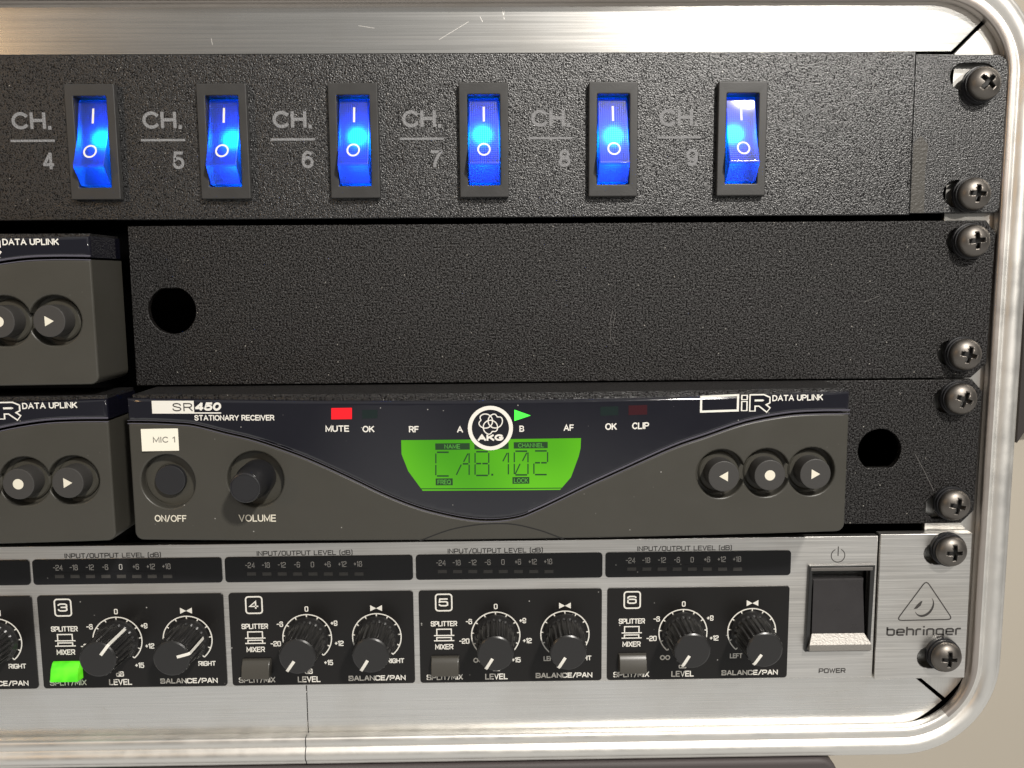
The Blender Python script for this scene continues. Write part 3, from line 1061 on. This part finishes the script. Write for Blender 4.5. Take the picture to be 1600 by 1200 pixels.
lw = MB()
bx0, bz0 = aF(238.5, 646)
bx1, bz1 = aF(303, 626)
lw.rect(bx0, bx1, bz0, bz1, DE - 0.02)
tx(lw, '450', 304.5, 345, 628.5, 641.5, DE - 0.03, bold=0.26, shear=0.12)
lx0, lz0 = aF(303, 645.2)
lx1, _ = aF(346, 645)
lw.rect(lx0, lx1, bz0, bz0 + 0.32, DE - 0.02)
tx(lw, 'STATIONARY RECEIVER', 304, 429, 648.2, 657, DE, bold=0.18)
for s, u0, u1, v0, v1 in (('MUTE', 508.8, 545.8, 664.5, 674.5), ('OK', 566.5, 585, 665.2, 675.2), ('RF', 639, 654.5, 665.5, 675.5), ('A', 714, 723.5, 665.7, 675.7),
                          ('B', 811.5, 819, 664.8, 674.5), ('AF', 880.5, 896.5, 663, 673), ('OK', 945.5, 963.5, 661, 671.5), ('CLIP', 987.5, 1014, 659.7, 670.3)):
    tx(lw, s, u0, u1, v0, v1, DE, bold=0.18)
warped(lw).build('lettering', 'print_white', lens)['_only'] = 1
sr_ = MB()
tx(sr_, 'SR', 269.5, 301.5, 629.5, 642.5, DE - 0.05, bold=0.14)
warped(sr_).build('lettering', 'print_dark', lens)['_only'] = 1
# data uplink words, the outlined letters and the frame
up_ = MB()
tx(up_, 'DATA UPLINK', 1206.5, 1285.5, 616.5, 626, DE, bold=0.18)
ix0, iz0 = aF(1158, 641.5)
ix1, iz1 = aF(1204, 618)
kk = (iz1 - iz0)
ow, iw = 1.75, 1.05
ipts = [[(ix0 + 0.75, iz0 + 0.5), (ix0 + 0.75, iz0 + kk * 0.50)], [(ix0 + 0.75, iz1 - 0.42), (ix0 + 0.75, iz1 - 0.28)]]
rx = ix0 + 2.9
rw = ix1 - rx - 0.9
rpts = [[(rx, iz0 + 0.35), (rx, iz1 - 0.4), (rx + rw * 0.72, iz1 - 0.4), (rx + rw, iz1 - 0.9), (rx + rw, iz0 + kk * 0.62), (rx + rw * 0.72, iz0 + kk * 0.48), (rx + 0.9, iz0 + kk * 0.48)],
        [(rx + rw * 0.55, iz0 + kk * 0.45), (rx + rw, iz0 + 0.35)]]
for p in ipts + rpts:
    up_.stroke(p, ow, DE - 0.01)
warped(up_).build('lettering', 'print_white', lens)
fr = MB()
fx0, fz0 = aF(1095, 643)
fx1, fz1 = aF(1153, 619)
fr.stroke([(fx0, fz0), (fx1, fz0 + 0.15), (fx1, fz1 + 0.3), (fx0, fz1)], 0.55, DE, closed=True)
warped(fr).build('lettering', 'print_white', lens)['_only'] = 1
inn = MB()
for k, p in enumerate(ipts + rpts):
    inn.stroke(p, iw, DE - 0.03 - 0.006 * k)
warped(inn).build('lettering', 'navy_lens', lens)


def poly(px, y, name, mat, parent, th=0.0, only=True):
    p = [aF(u, v) for u, v in px]
    mb = MB()
    a = sum(p[i][0] * p[(i + 1) % len(p)][1] - p[(i + 1) % len(p)][0] * p[i][1] for i in range(len(p)))
    if a < 0:
        p = p[::-1]
    mb.prism(p, y, y + 0.3)
    o = warped(mb).build(name, mat, parent)
    if only:
        o['_only'] = 1
    return o


poly([(518, 637.5), (550, 637), (550, 654.5), (518, 655)], DE - 0.1, 'indicator_lamp', 'led_red_lit', lens)
poly([(566, 640.5), (590, 640), (590, 653.5), (566, 654)], DE, 'indicator_lamp', 'led_green_off', lens)
poly([(938, 635.5), (966, 634.5), (966, 648.5), (938, 649.5)], DE, 'indicator_lamp', 'led_green_off', lens)
poly([(982, 633.5), (1011, 632.5), (1011, 647.5), (982, 648.5)], DE, 'indicator_lamp', 'led_red_off', lens)
poly([(803.7, 640), (803.7, 657.5), (829, 649)], DE - 0.1, 'indicator_lamp', 'led_green_lit', lens)
lcd = poly([(627, 687.6), (907.7, 684.4), (907, 700), (904, 713), (892, 745.4), (875, 765), (660.6, 766.6), (638, 735.8), (629, 713), (627.6, 709)], DE - 0.05, 'display', 'lcd_lit', lens)
L1 = DE - 0.09
dk_ = MB()
for u0, u1, v0, v1 in ((680.3, 734, 692, 702.6), (741.3, 794.7, 691.3, 701.8), (802.7, 855.7, 690, 700.6), (681, 707.4, 747, 758), (800.7, 827, 744.8, 755.6)):
    a, b_ = aF(u0, v1), aF(u1, v0)
    dk_.rect(a[0], b_[0], a[1], b_[1], L1)
a, b_ = aF(656, 763.3), aF(878, 762.2)
dk_.stroke([a, b_], 0.22, L1)
warped(dk_).build('display_tags', 'lcd_tag', lcd)
tg_ = MB()
tx(tg_, 'NAME', 694.5, 719, 693.8, 700.6, L1 - 0.04, bold=0.15)
tx(tg_, 'CHANNEL', 809.5, 849.5, 692, 698.7, L1 - 0.04, bold=0.15)
tx(tg_, 'FREQ', 683.8, 704.6, 749, 756.3, L1 - 0.04, bold=0.15)
tx(tg_, 'LOCK', 803, 825, 746.7, 754, L1 - 0.04, bold=0.15)
warped(tg_).build('lettering', 'lcd_word', lcd)
sg = MB()


def seg_char(u0, v0, which):
    W, H = 21.8, 37.0
    S = {'t': ((.14, 0), (.9, 0)), 'b': ((.14, 1), (.9, 1)), 'lu': ((.02, .07), (.02, .45)), 'll': ((.02, .55), (.02, .95)), 'ru': ((1, .07), (1, .45)), 'rl': ((1, .55), (1, .95)),
         'ml': ((.14, .5), (.42, .5)), 'mr': ((.58, .5), (.9, .5)), 'du': ((.62, .40), (.9, .08)), 'dl': ((.1, .95), (.42, .55))}
    for s in which.split():
        (xa, ya), (xb, yb) = S[s]
        sk = 0.0
        A = aF(u0 + xa * W + sk, v0 + ya * H)
        B = aF(u0 + xb * W + sk, v0 + yb * H)
        sg.stroke([A, B], 0.40 if s in 'tb' or s[0] == 'm' else 0.32, L1 - 0.01)


for k, wch in enumerate(('t lu ll b', 'du dl ru rl mr', 't b lu ll ru rl ml mr', 'du ru rl', 't b lu ll ru rl du dl', 't ru ml mr ll b')):
    seg_char(680.7 + 30.6 * k, 706.3 - 0.42 * k, wch)
A = aF(769.2, 741.3)
sg.rect(A[0] - 0.25, A[0] + 0.25, A[1] - 0.25, A[1] + 0.25, L1 - 0.01)
warped(sg).build('display_digits', 'lcd_dark', lcd)
# maker's round badge
gx, gz = aF(766.3, 668.3)
bdg = MB().prism(circle(gx, gz, 5.75), DE - 0.35, DE)
bo = warped(bdg).build('badge', 'navy_lens', lens)
bo['_only'] = 1
bg_ = MB()
yb_ = DE - 0.38
bg_.ring(gx, gz, 4.75, 5.75, yb_)
R3 = 1.55
for k, (dx, dz) in enumerate(((-1.35, 1.0), (1.35, 1.0), (0, -0.75))):
    pts = []
    a_out = math.degrees(math.atan2(dz, dx))
    for q in range(40):
        a = 2 * PI * q / 40
        rr = R3 * 1.18 - 0.30 * max(0.0, math.cos(a - math.radians(a_out + 25))) ** 14 * 2.2
        pts.append((gx + dx * 0.93 + rr * math.cos(a), gz + 0.9 + dz * 0.93 + rr * math.sin(a)))
    bg_.stroke(pts, 0.28, yb_ - 0.008 * k, closed=True)
letters(bg_, 'AKG', gx - 3.3, gx + 3.3, gz - 3.3, gz - 1.6, yb_ - 0.06, 0.48, GR)
warped(bg_).build('emblem', 'print_white', bo)

# words, buttons and knob on the grey body
bt = MB()
tx(bt, 'ON/OFF', 241.8, 291.6, 804.8, 815.2, YF - 0.03, bold=0.15)
tx(bt, 'VOLUME', 373, 431.4, 804, 815, YF - 0.03, bold=0.15)
warped(bt).build('lettering', 'print_warm', body)['_only'] = 1


def cap_profile(r_, y0, y1, e=0.35):
    return [(r_, y0), (r_, y1 + e), (r_ - e * 0.3, y1 + e * 0.3), (r_ - e, y1)]


for k, (x, z) in enumerate(BC):
    yb = YF + 3.0 + bulge(x)
    c = MB()
    c.cur = 1
    c.lathe([(5.5, yb), (5.4, yb - 0.5), (5.0, yb - 0.8)], x, z, 40)
    c.cur = 0
    c.lathe(cap_profile(4.05, yb - 0.8, yb - 6.0), x, z, 40)
    o = c.build('push_button', ['button_grey', 'recess_plastic'], rec, origin=(x, yb, z))
    g = MB()
    yy = yb - 6.04
    if k == 0:
        g.sheet([(x - 1.2, z), (x + 1.05, z - 1.3), (x + 1.05, z + 1.3)], yy)
    elif k == 1:
        g.disc(x, z, 1.35, yy)
    else:
        g.sheet([(x - 1.05, z - 1.3), (x + 1.2, z), (x - 1.05, z + 1.3)], yy)
    g.build('arrow_mark' if k != 1 else 'dot_mark', 'print_warm', o, origin=(x, yb, z))
yb = YF + 3.0 + bulge(onx)
c = MB()
c.ring(onx, onz, 4.3, 6.6, yb - 0.05)
c.lathe(cap_profile(4.0, yb, yb - 1.6), onx, onz, 40)
o = c.build('push_button', 'button_black', rec, origin=(onx, yb, onz))
o.data.materials.append(MATS['recess_plastic'])
o.data.polygons.foreach_set('material_index', [1 if i < 48 else 0 for i in range(len(o.data.polygons))])
o['_only'] = 1
yb = YF + 3.0 + bulge(vox)
c = MB()
c.lathe([(4.7, yb), (4.6, yb - 5), (4.1, yb - 6), (3.95, yb - 11.6), (3.75, yb - 12.2), (3.45, yb - 12.3), (3.35, yb - 12.1)], vox, voz, 44)
o = c.build('volume_knob', 'button_black', rec, origin=(vox, yb, voz))
o['_only'] = 1

# the two receivers at the left edge show only their right end
for dx, dz, lab in ((-192.2, -0.1, 'grey receiver with only its two round buttons in view, beside the one with green display'),
                    (-193.9, 41.2, 'grey receiver with only its two round buttons in view, beside the speckled blanking plate')):
    c = copy_tree(rec, None, (dx, 0, dz))
    tag(c, lab)
for o in list(SC.objects):
    if '_only' in o:
        del o['_only']

# sticker
sx0, sz0 = aF(223.6, 704.5)
sx1, sz1 = aF(285.3, 670)
stk = MB()
stk.plate([(sx0, sz0), (sx1, sz0 + 0.1), (sx1, sz1 + 0.1), (sx0, sz1)], YF - 0.16 + bulge((sx0 + sx1) / 2) - 0.12, YF + bulge((sx0 + sx1) / 2) + 0.05, bevel=0.03)
so = stk.build('label_sticker', 'sticker_paper')
tag(so, 'small white paper sticker reading MIC 1 on the grey receiver above its power button', 'sticker')
stt = MB()
a, b_ = at(239.2, 691.8, YF - 1.0), at(273.4, 682.2, YF - 1.0)
letters(stt, 'MIC 1', a[0], b_[0], a[1], b_[1], YF - 0.33 + bulge((sx0 + sx1) / 2), 0.22, GR)
stt.build('lettering', 'sticker_ink', so)

# ------------------------------------------------------------------ mixer
mx = thing('line_mixer', (0, 0, 0), 'silver rack splitter mixer with black channel panels and black knobs', 'mixer')
QX, QP, QW, QT, QB = -133.53, 54.53, 52.98, 28.67, 0.71
MT, MBm = 39.3, 31.9     # meter strip top and bottom


def c5(zu, zv):
    x, z = at(640 + zu / 4.444, 840 + zv / 4.444)
    return x - (QX + 2 * QP), z


px0, px1, pz0, pz1 = at(1256, 1015)[0], at(1357, 1015)[0], at(1300, 1015.5)[1], at(1300, 882)[1]
MB().plate([(-260, 0.3), (108.4, 0.3), (108.3, 43.2), (-260, 43.2)], 0, 2.6, [[(px0 + .6, pz0 + .6), (px1 - .6, pz0 + .6), (px1 - .6, pz1 - .6), (px0 + .6, pz1 - .6)]], bevel=0.2).build('front_plate', 'brushed_plate', mx)
MB().plate([(108.75, 0.05), (135.5, 0.05), (135.3, 43.9), (108.65, 43.9)], -0.9, 2.6, [slot(121.6, 132.0, 38.0, 6.2), slot(121.2, 131.6, 6.5, 6.2)], bevel=0.35).build('mounting_ear', 'brushed_plate', mx)
# knob, built once
kr = {}


def make_knob(x, z):
    k = MB()
    nfl = 88

    def rmod(r_, y, i):
        return r_ - (0.34 if (i % 4 > 1 and -12.2 < y < -2.2) else 0.0)
    k.lathe([(6.3, -0.3), (6.2, -1.2), (5.7, -2.0), (5.5, -2.4), (5.35, -7), (5.2, -12.1), (5.0, -12.6), (4.6, -12.85)], x, z, nfl, rmod)
    o = k.build('knob', 'knob_black', mx, origin=(x, -0.3, z), sharp=20)
    p = MB()
    w = 0.42
    p.add([(x - w, -12.92, z + 1.6), (x + w, -12.92, z + 1.6), (x + w, -12.92, z + 4.7), (x - w, -12.92, z + 4.7),
           (x + w, -12.6, z + 5.3), (x - w, -12.6, z + 5.3), (x + w, -7, z + 5.5), (x - w, -7, z + 5.5), (x + w, -2.6, z + 5.62), (x - w, -2.6, z + 5.62)],
          [(0, 1, 2, 3), (3, 2, 4, 5), (5, 4, 6, 7), (7, 6, 8, 9)])
    p.build('pointer', 'print_white', o, origin=(x, -0.3, z))
    return o


lvx, lvz = c5(598, 676)
bax, baz = c5(1078, 666)
lvz = baz = (lvz + baz) / 2
knob0 = None
ANG = {3: (38, 75), 4: (215, 212), 5: (212, 212), 6: (212, 215), 2: (0, -20)}
WS = 0.36
led0 = None
btn_off = None
for ci in range(5):
    i = ci - 1
    num = 2 + ci
    X = QX + QP * i
    pan = MB().plate(rrect(X, X + QW, QB, QT, 0.9, 4), -0.3, 0.0 - 0.002, bevel=0.06).build('channel_panel', 'channel_black', mx)
    met = MB().plate(rrect(X - 0.6 if i >= 0 else X - 0.6, X + QW + 0.1, MBm, MT, 1.0, 4), -0.3, -0.002, bevel=0.06).build('meter_panel', 'meter_black', mx)
    lt = MB()
    Y = -0.35
    if num >= 2:
        a = c5(178, 510), c5(297, 385)
        lt.stroke(rrect(X + a[0][0] + .2, X + a[1][0] - .2, a[0][1] + .2, a[1][1] - .2, 0.8), 0.42, Y, closed=True)
        a = c5(203, 475), c5(268, 418)
        letters(lt, str(num), X + a[0][0], X + a[1][0], a[0][1], a[1][1], Y - 0.02, 0.42)
        for s, u0, u1, v0, v1, w in (('SPLITTER', 148, 330, 575, 614, 0.29), ('MIXER', 178, 304, 735, 774, 0.29), ('SPLIT/MIX', 120, 370, 944, 986, 0.29), ('LEVEL', 525, 682, 939, 982, 0.32)):
            a = c5(u0, v1), c5(u1, v0)
            letters(lt, s, X + a[0][0], X + a[1][0], a[0][1], a[1][1], Y, w)
        for (v0, v1, h0) in ((677, 632, 0), (713, 690, 0)):
            a = c5(190, v0), c5(290, v1)
            b_ = c5(173, v0), c5(308, v0)
            lt.stroke([(X + b_[0][0], a[0][1]), (X + b_[1][0], a[0][1])], 0.34, Y)
            lt.stroke([(X + a[0][0], a[0][1] + .2), (X + a[0][0], a[1][1]), (X + a[1][0], a[1][1]), (X + a[1][0], a[0][1] + .2)], 0.34, Y - 0.005)
        for s, u, v in (('0', 598, 475), ('-6', 412, 580), ('-20', 380, 715), ('+9', 785, 573), ('+12', 817, 712), ('+15', 740, 845), ('dB', 602, 905)):
            x, z = c5(u, v)
            letters(lt, s, X + x, (1.0,), z - 0.80, z + 0.80, Y, 0.29)
        x, z = c5(478, 848)
        for s in (-0.75, 0.75):
            lt.ring(X + x + s, z, 0.42, 0.76, Y - 0.003 * (s > 0), n=18)
    a = c5(875, 972), c5(1268, 931)
    letters(lt, 'BALANCE/PAN', X + a[0][0], X + a[1][0], a[0][1], a[1][1], Y, 0.32)
    a = c5(930, 853), c5(1010, 818)
    letters(lt, 'LEFT', X + a[0][0], X + a[1][0] + .3, a[0][1], a[1][1], Y, 0.28)
    a = c5(1142, 850), c5(1262, 815)
    letters(lt, 'RIGHT', X + a[0][0], X + a[1][0], a[0][1], a[1][1], Y, 0.28)
    for kx in ((lvx, bax) if num >= 2 else (bax,)):
        lt.ring(X + kx, lvz, 6.85, 7.18, Y, -50, 230, 48)
        for q in range(11):
            t = math.radians(-50 + 28 * q)
            lt.stroke([(X + kx + r_ * math.cos(t), lvz + r_ * math.sin(t)) for r_ in (5.9, 6.84)], 0.34, Y - 0.004)
    x, z = c5(1078, 470)
    lt.sheet([(X + x - 1.7, z - .85), (X + x, z), (X + x - 1.7, z + .95)], Y)
    lt.sheet([(X + x + 1.7, z - .85), (X + x + 1.7, z + .95), (X + x, z)], Y - 0.003)
    lt.build('lettering', 'print_white', pan)
    # knobs
    for q, kx in enumerate((lvx, bax)):
        if knob0 is None:
            k_ = knob0 = make_knob(X + kx, lvz)
        else:
            k_ = copy_tree(knob0, mx)
            k_.location = (Vector((X + kx, -0.3, lvz)) - ORG[mx.name]) * MM
        k_.rotation_euler = (0, math.radians(ANG[num][q]), 0)
    # split/mix button
    if num >= 2:
        a = c5(150, 938), c5(348, 815)
        xa, xb, za, zb = X + a[0][0], X + a[1][0], a[0][1], a[1][1]
        bn = MB()
        h = 3.6
        bn.add([(xa, -0.2, za), (xb, -0.2, za), (xb, -0.2, zb), (xa, -0.2, zb),
                (xa + .25, -h + .3, za + .25), (xb - .25, -h + .3, za + .25), (xb - .25, -h + 1.2, zb - 1.5), (xa + .25, -h + 1.2, zb - 1.5),
                (xa + .25, -1.2, zb - .1), (xb - .25, -1.2, zb - .1)],
               [(0, 1, 5, 4), (4, 5, 6, 7), (7, 6, 9, 8), (8, 9, 2, 3), (1, 2, 9, 6, 5), (0, 4, 7, 8, 3)])
        bo_ = bn.build('split_button', 'split_button_lit' if num == 3 else 'split_button', mx, origin=((xa + xb) / 2, -0.2, (za + zb) / 2), bevel=0.25)
        if num == 3:
            bo_['label'] = 'lit green split and mix button'
    # meter strip
    if num >= 2:
        ml = MB()
        mz0, mz1 = c5(647, 184)[1], c5(647, 150)[1]
        for s, u in (('-24', 218), ('-18', 327), ('-12', 437), ('-6', 542), ('0', 648), ('+6', 752), ('+12', 854), ('+18', 961)):
            x, _ = c5(u, 168)
            letters(ml, s, X + x, (0.85,), mz0 - 0.1, mz1 + 0.1, Y, 0.2)
        ml.build('lettering', 'meter_print', met)
        a = c5(180, 268), c5(1020, 196)
        MB().box(X + a[0][0], X + a[1][0], -0.36, -0.2, a[0][1], a[1][1]).build('lamp_bezel', 'meter_black', met)
        for q in range(8):
            a = c5(228 + 105.6 * q - 33, 246), c5(228 + 105.6 * q + 33, 212)
            if led0 is None:
                x0_, z0_ = X + a[0][0], a[0][1]
                led0 = MB().box(x0_ + .1, X + a[1][0] - .1, -0.44, -0.22, z0_ + .1, a[1][1] - .35).build('meter_lamp', 'led_window', met, origin=(x0_, -0.3, z0_))
            else:
                cpy = led0.copy()
                COL.objects.link(cpy)
                cpy.parent = met
                cpy.location = (Vector((X + a[0][0], -0.3, a[0][1])) - ORG[met.name]) * MM
# dark lettering on the silver plate
for i in range(-1, 4):
    dl = MB()
    X = QX + QP * i
    a = c5(264, 111), c5(926, 69)
    letters(dl, 'INPUT/OUTPUT LEVEL (dB)', X + a[0][0], X + a[1][0], a[0][1], a[1][1], -0.03, 0.24)
    dl.build('lettering', 'print_dark', mx)
dl = MB()
a, b_ = at(1279, 1052), at(1321.2, 1043.8)
letters(dl, 'POWER', a[0], b_[0], a[1], b_[1], -0.03, 0.3)
dl.build('lettering', 'print_dark', mx)
dl = MB()
x, z = at(1309.4, 868)
dl.ring(x, z, 1.85, 2.1, -0.03, 115, 425, 30)
dl.stroke([(x, z), (x, z + 2.6)], 0.28, -0.03)
dl.build('power_symbol', 'print_dark', mx)
# maker's mark on the ear
YE = -0.95
em = MB()
P = [at(1445, 905), at(1398.5, 967.5), at(1486, 966)]
tri = []
for k in range(3):
    p, a, b_ = Vector(P[k]), Vector(P[k - 1]), Vector(P[(k + 1) % 3])
    d1, d2 = (a - p).normalized(), (b_ - p).normalized()
    for t in (0, .25, .5, .75, 1):
        q0, q1 = p + d1 * 1.6, p + d2 * 1.6
        tri.append(tuple(q0 * (1 - t) ** 2 + p * 2 * t * (1 - t) + q1 * t * t))
em.stroke(tri, 0.32, YE, closed=True)
ex, ez = at(1441, 945)
for sgn, (rx_, rz_), w0 in ((1, (2.9, 2.9), 0.75),):
    v, f = [], []
    for k in range(25):
        t = math.radians(75 - 195 * k / 24)
        w = 0.08 + w0 * math.sin(PI * k / 24) ** 1.2
        for r_ in (3.2 - w / 2, 3.2 + w / 2):
            px_, pz_ = r_ * math.cos(t) * 0.78, r_ * math.sin(t) * 1.0
            c_, s2 = math.cos(-0.55), math.sin(-0.55)
            v.append((ex + px_ * c_ - pz_ * s2 + 0.1, YE, ez + px_ * s2 + pz_ * c_))
    for k in range(24):
        f.append((2 * k, 2 * k + 1, 2 * k + 3, 2 * k + 2))
    em.add(v, f)
em.sheet([(ex - 2.9, ez - 0.9), (ex - 1.9, ez - 0.75), (ex - 0.9, ez + 0.2), (ex - 0.45, ez + 1.5), (ex - 0.9, ez + 1.45), (ex - 1.9, ez + 0.5)], YE)
GL['b'] = (3.6, [[(0, 6), (0, .7), (.7, 0), (2.9, 0), (3.6, .7), (3.6, 3.8), (2.9, 4.5), (0, 4.5)]])
GL['e'] = (3.6, [[(0, 2.2), (3.6, 2.2), (3.6, 3.8), (2.9, 4.5), (.7, 4.5), (0, 3.8), (0, .7), (.7, 0), (3.2, 0)]])
GL['h'] = (3.4, [[(0, 6), (0, 0)], [(0, 4.5), (2.7, 4.5), (3.4, 3.8), (3.4, 0)]])
GL['r'] = (2.2, [[(0, 0), (0, 3.8), (.7, 4.5), (2.2, 4.5)]])
GL['i'] = (0.4, [[(.2, 0), (.2, 4.0)], [(.2, 6.2), (.2, 6.5)]])
GL['n'] = (3.4, [[(0, 0), (0, 3.8), (.7, 4.5), (2.7, 4.5), (3.4, 3.8), (3.4, 0)]])
GL['g'] = (3.6, [[(3.6, 0), (.7, 0), (0, .7), (0, 3.8), (.7, 4.5), (2.9, 4.5), (3.6, 3.8), (3.6, -1.4), (2.9, -2.0), (.6, -2.0)]])
a, b_ = at(1382.5, 991.8), at(1499.5, 976)
letters(em, 'behringer', a[0], b_[0], a[1], b_[1], YE, 0.50)
em.build('emblem', 'print_dark', mx)
# power switch
bz_ = MB().plate([(px0, pz0), (px1, pz0), (px1 + .4, pz1), (px0 + .4, pz1)], -1.2, 0.5, [[(px0 + 1.3, pz0 + .6), (px1 - 1.0, pz0 + .6), (px1 - 1.0, pz1 - 1.6), (px0 + 1.3, pz1 - 1.6)]], bevel=0.25)
bz_.box(px0 + .7, px1 - .7, 4, 5, pz0 + .7, pz1 - .7)
pb = bz_.build('power_switch', 'power_bezel', mx)
rk = MB()
wx0, wx1 = px0 + 1.9, px1 - 2.2
zt, zm, zl = pz1 - 4.4, pz0 + 5.6, pz0 + 0.8
rk.add([(wx0, 0.6, zt), (wx1, 0.6, zt), (wx0 + .3, 0.2, zt - .4), (wx1 - .3, 0.2, zt - .4), (wx0 - .2, -1.2, zm), (wx1 + .2, -1.2, zm)], [(0, 2, 3, 1), (2, 4, 5, 3)])
rk.box(wx0, wx1, 0.6, 3.6, zm, zt)
rk.build('rocker', 'power_black', pb, sharp=10)
tb = MB().box(px0 + 0.8, px1 - 0.3, -1.32, -0.6, pz1 - 1.5, pz1 - 0.5)
tb.build('bezel_highlight', 'bezel_glint', pb, bevel=0.2)  # added pale strip, a painted highlight along the glossy bezel's upper edge
lg = MB()
lg.add([(wx0 - .2, -1.1, zm), (wx1 + .2, -1.1, zm), (wx1 + 1.7, -3.2, zm - 2.6), (wx0 - 1.5, -3.2, zm - 2.6), (wx1 + 1.7, -3.3, zl + .3), (wx0 - 1.5, -3.3, zl + .3), (wx1 + 1.7, 0.3, zl), (wx0 - 1.5, 0.3, zl),
        (wx0 - .2, 0.4, zm), (wx1 + .2, 0.4, zm)],
       [(0, 3, 2, 1), (3, 5, 4, 2), (5, 7, 6, 4), (1, 2, 4, 6, 9), (0, 8, 7, 5, 3)])
lg.build('rocker_ledge', 'power_ledge_lit', pb, bevel=0.2)

# ------------------------------------------------------------------ mounting screws
def make_screw():
    s = MB()
    prof_ = [(4.75, -0.3), (4.75, -1.2), (4.3, -1.25), (4.3, -1.7)]
    s.lathe(prof_, 0, 0, 40)
    R0 = 4.45
    dome = [(R0 - 0.15, -1.7), (R0, -2.1)]
    for k in range(1, 9):
        a = math.radians(k * 10.5)
        dome.append((R0 * math.cos(a), -2.1 - 2.55 * math.sin(a)))
    s.lathe(dome, 0, 0, 40)
    s.lathe([(2.5, 8), (2.5, -0.3)], 0, 0, 24)
    me = bpy.data.meshes.new('tmp')
    me.from_pydata([v for v in s.v], [], s.f)
    return s


def cross_cut(o):
    """Cut the cross-head recess into the dome."""
    c = MB()
    w, l = 0.60, 2.2
    pts = [(-l, -w), (-w, -w * 1.4), (-w, -l), (w, -l), (w, -w), (l, -w), (l, w), (w, w), (w, l), (-w, l), (-w, w), (-l, w)]
    pts[1] = (-w, -w)
    c.prism(pts, -6.5, -3.7)
    bm_fix(c)
    k = c.build('cutter', ['screw_recess_shade'])
    md = o.modifiers.new('cut', 'BOOLEAN')
    md.operation = 'DIFFERENCE'
    md.object = k
    md.solver = 'EXACT'
    dg = bpy.context.evaluated_depsgraph_get()
    me = bpy.data.meshes.new_from_object(o.evaluated_get(dg))
    o.modifiers.clear()
    o.data = me
    while len(me.materials) < 2:
        me.materials.append(MATS['screw_recess_shade'])
    bpy.data.objects.remove(k)


def dome_mesh():
    s = MB()
    R0 = 4.45
    dome = [(R0 - 0.15, -2.4), (R0, -2.8)]
    for k in range(1, 9):
        a = math.radians(k * 10.5)
        dome.append((R0 * math.cos(a), -2.8 - 2.5 * math.sin(a)))
    s.lathe(dome, 0, 0, 40)
    s.f.append(tuple(reversed(range(40))))
    s.mi.append(0)
    return s


SCREWS = [(1544.9, 127.5, 'topmost dark cross-head screw in the ear of the blue switch panel', 42),
          (1529.1, 302, 'lower dark cross-head screw in the ear of the blue switch panel', 3),
          (1528, 375.8, 'upper dark cross-head screw in the wide speckled blanking plate', -6),
          (1515, 555, 'lower dark cross-head screw in the wide speckled blanking plate', 14),
          (1508, 625, 'upper dark cross-head screw in the short speckled ear plate', 22),
          (1497.5, 792, 'lower dark cross-head screw in the short speckled ear plate', 12),
          (1492.5, 865, 'dark cross-head screw above the triangle mark on the silver mixer', 0),
          (1484.3, 1031.7, 'dark cross-head screw below the maker name on the silver mixer', 2)]
proto = None
for k, (u, v, lab, rot) in enumerate(SCREWS):
    yo = 0.0 if k < 6 else -0.9
    x, z = at(u, v, yo - 5.0)
    if proto is None:
        h = dome_mesh()
        bm_fix(h)
        proto = h.build('mounting_screw', ['screw_metal', 'screw_recess_shade'], None, origin=(0, 0, 0), sharp=40)
        cross_cut(proto)
        for p in proto.data.polygons:
            p.use_smooth = True
            c_ = p.center / MM
            if c_.y > -4.78 and math.hypot(c_.x, c_.z) < 2.45 and c_.y < -3.0:
                p.material_index = 1  # shade inside the cross recess painted as a dark material
        proto.data.set_sharp_from_angle(angle=math.radians(40))
        proto.location = Vector((x, yo, z)) * MM
        ORG[proto.name] = Vector((0, 0, 0))
        wsh = MB().lathe([(2.4, 6.0), (2.4, -0.1), (4.9, -0.1), (4.9, -1.2), (4.3, -1.3), (4.3, -1.75), (4.75, -1.8), (4.75, -2.35), (3.0, -2.4)], 0, 0, 40)
        wsh.build('washer', 'button_black', proto, origin=(0, 0, 0))
        o = proto
    else:
        o = copy_tree(proto)
        o.location = Vector((x, yo, z)) * MM
    o.rotation_euler = (0, math.radians(rot), 0)
    tag(o, lab, 'screw', 'rack screws along the right side')
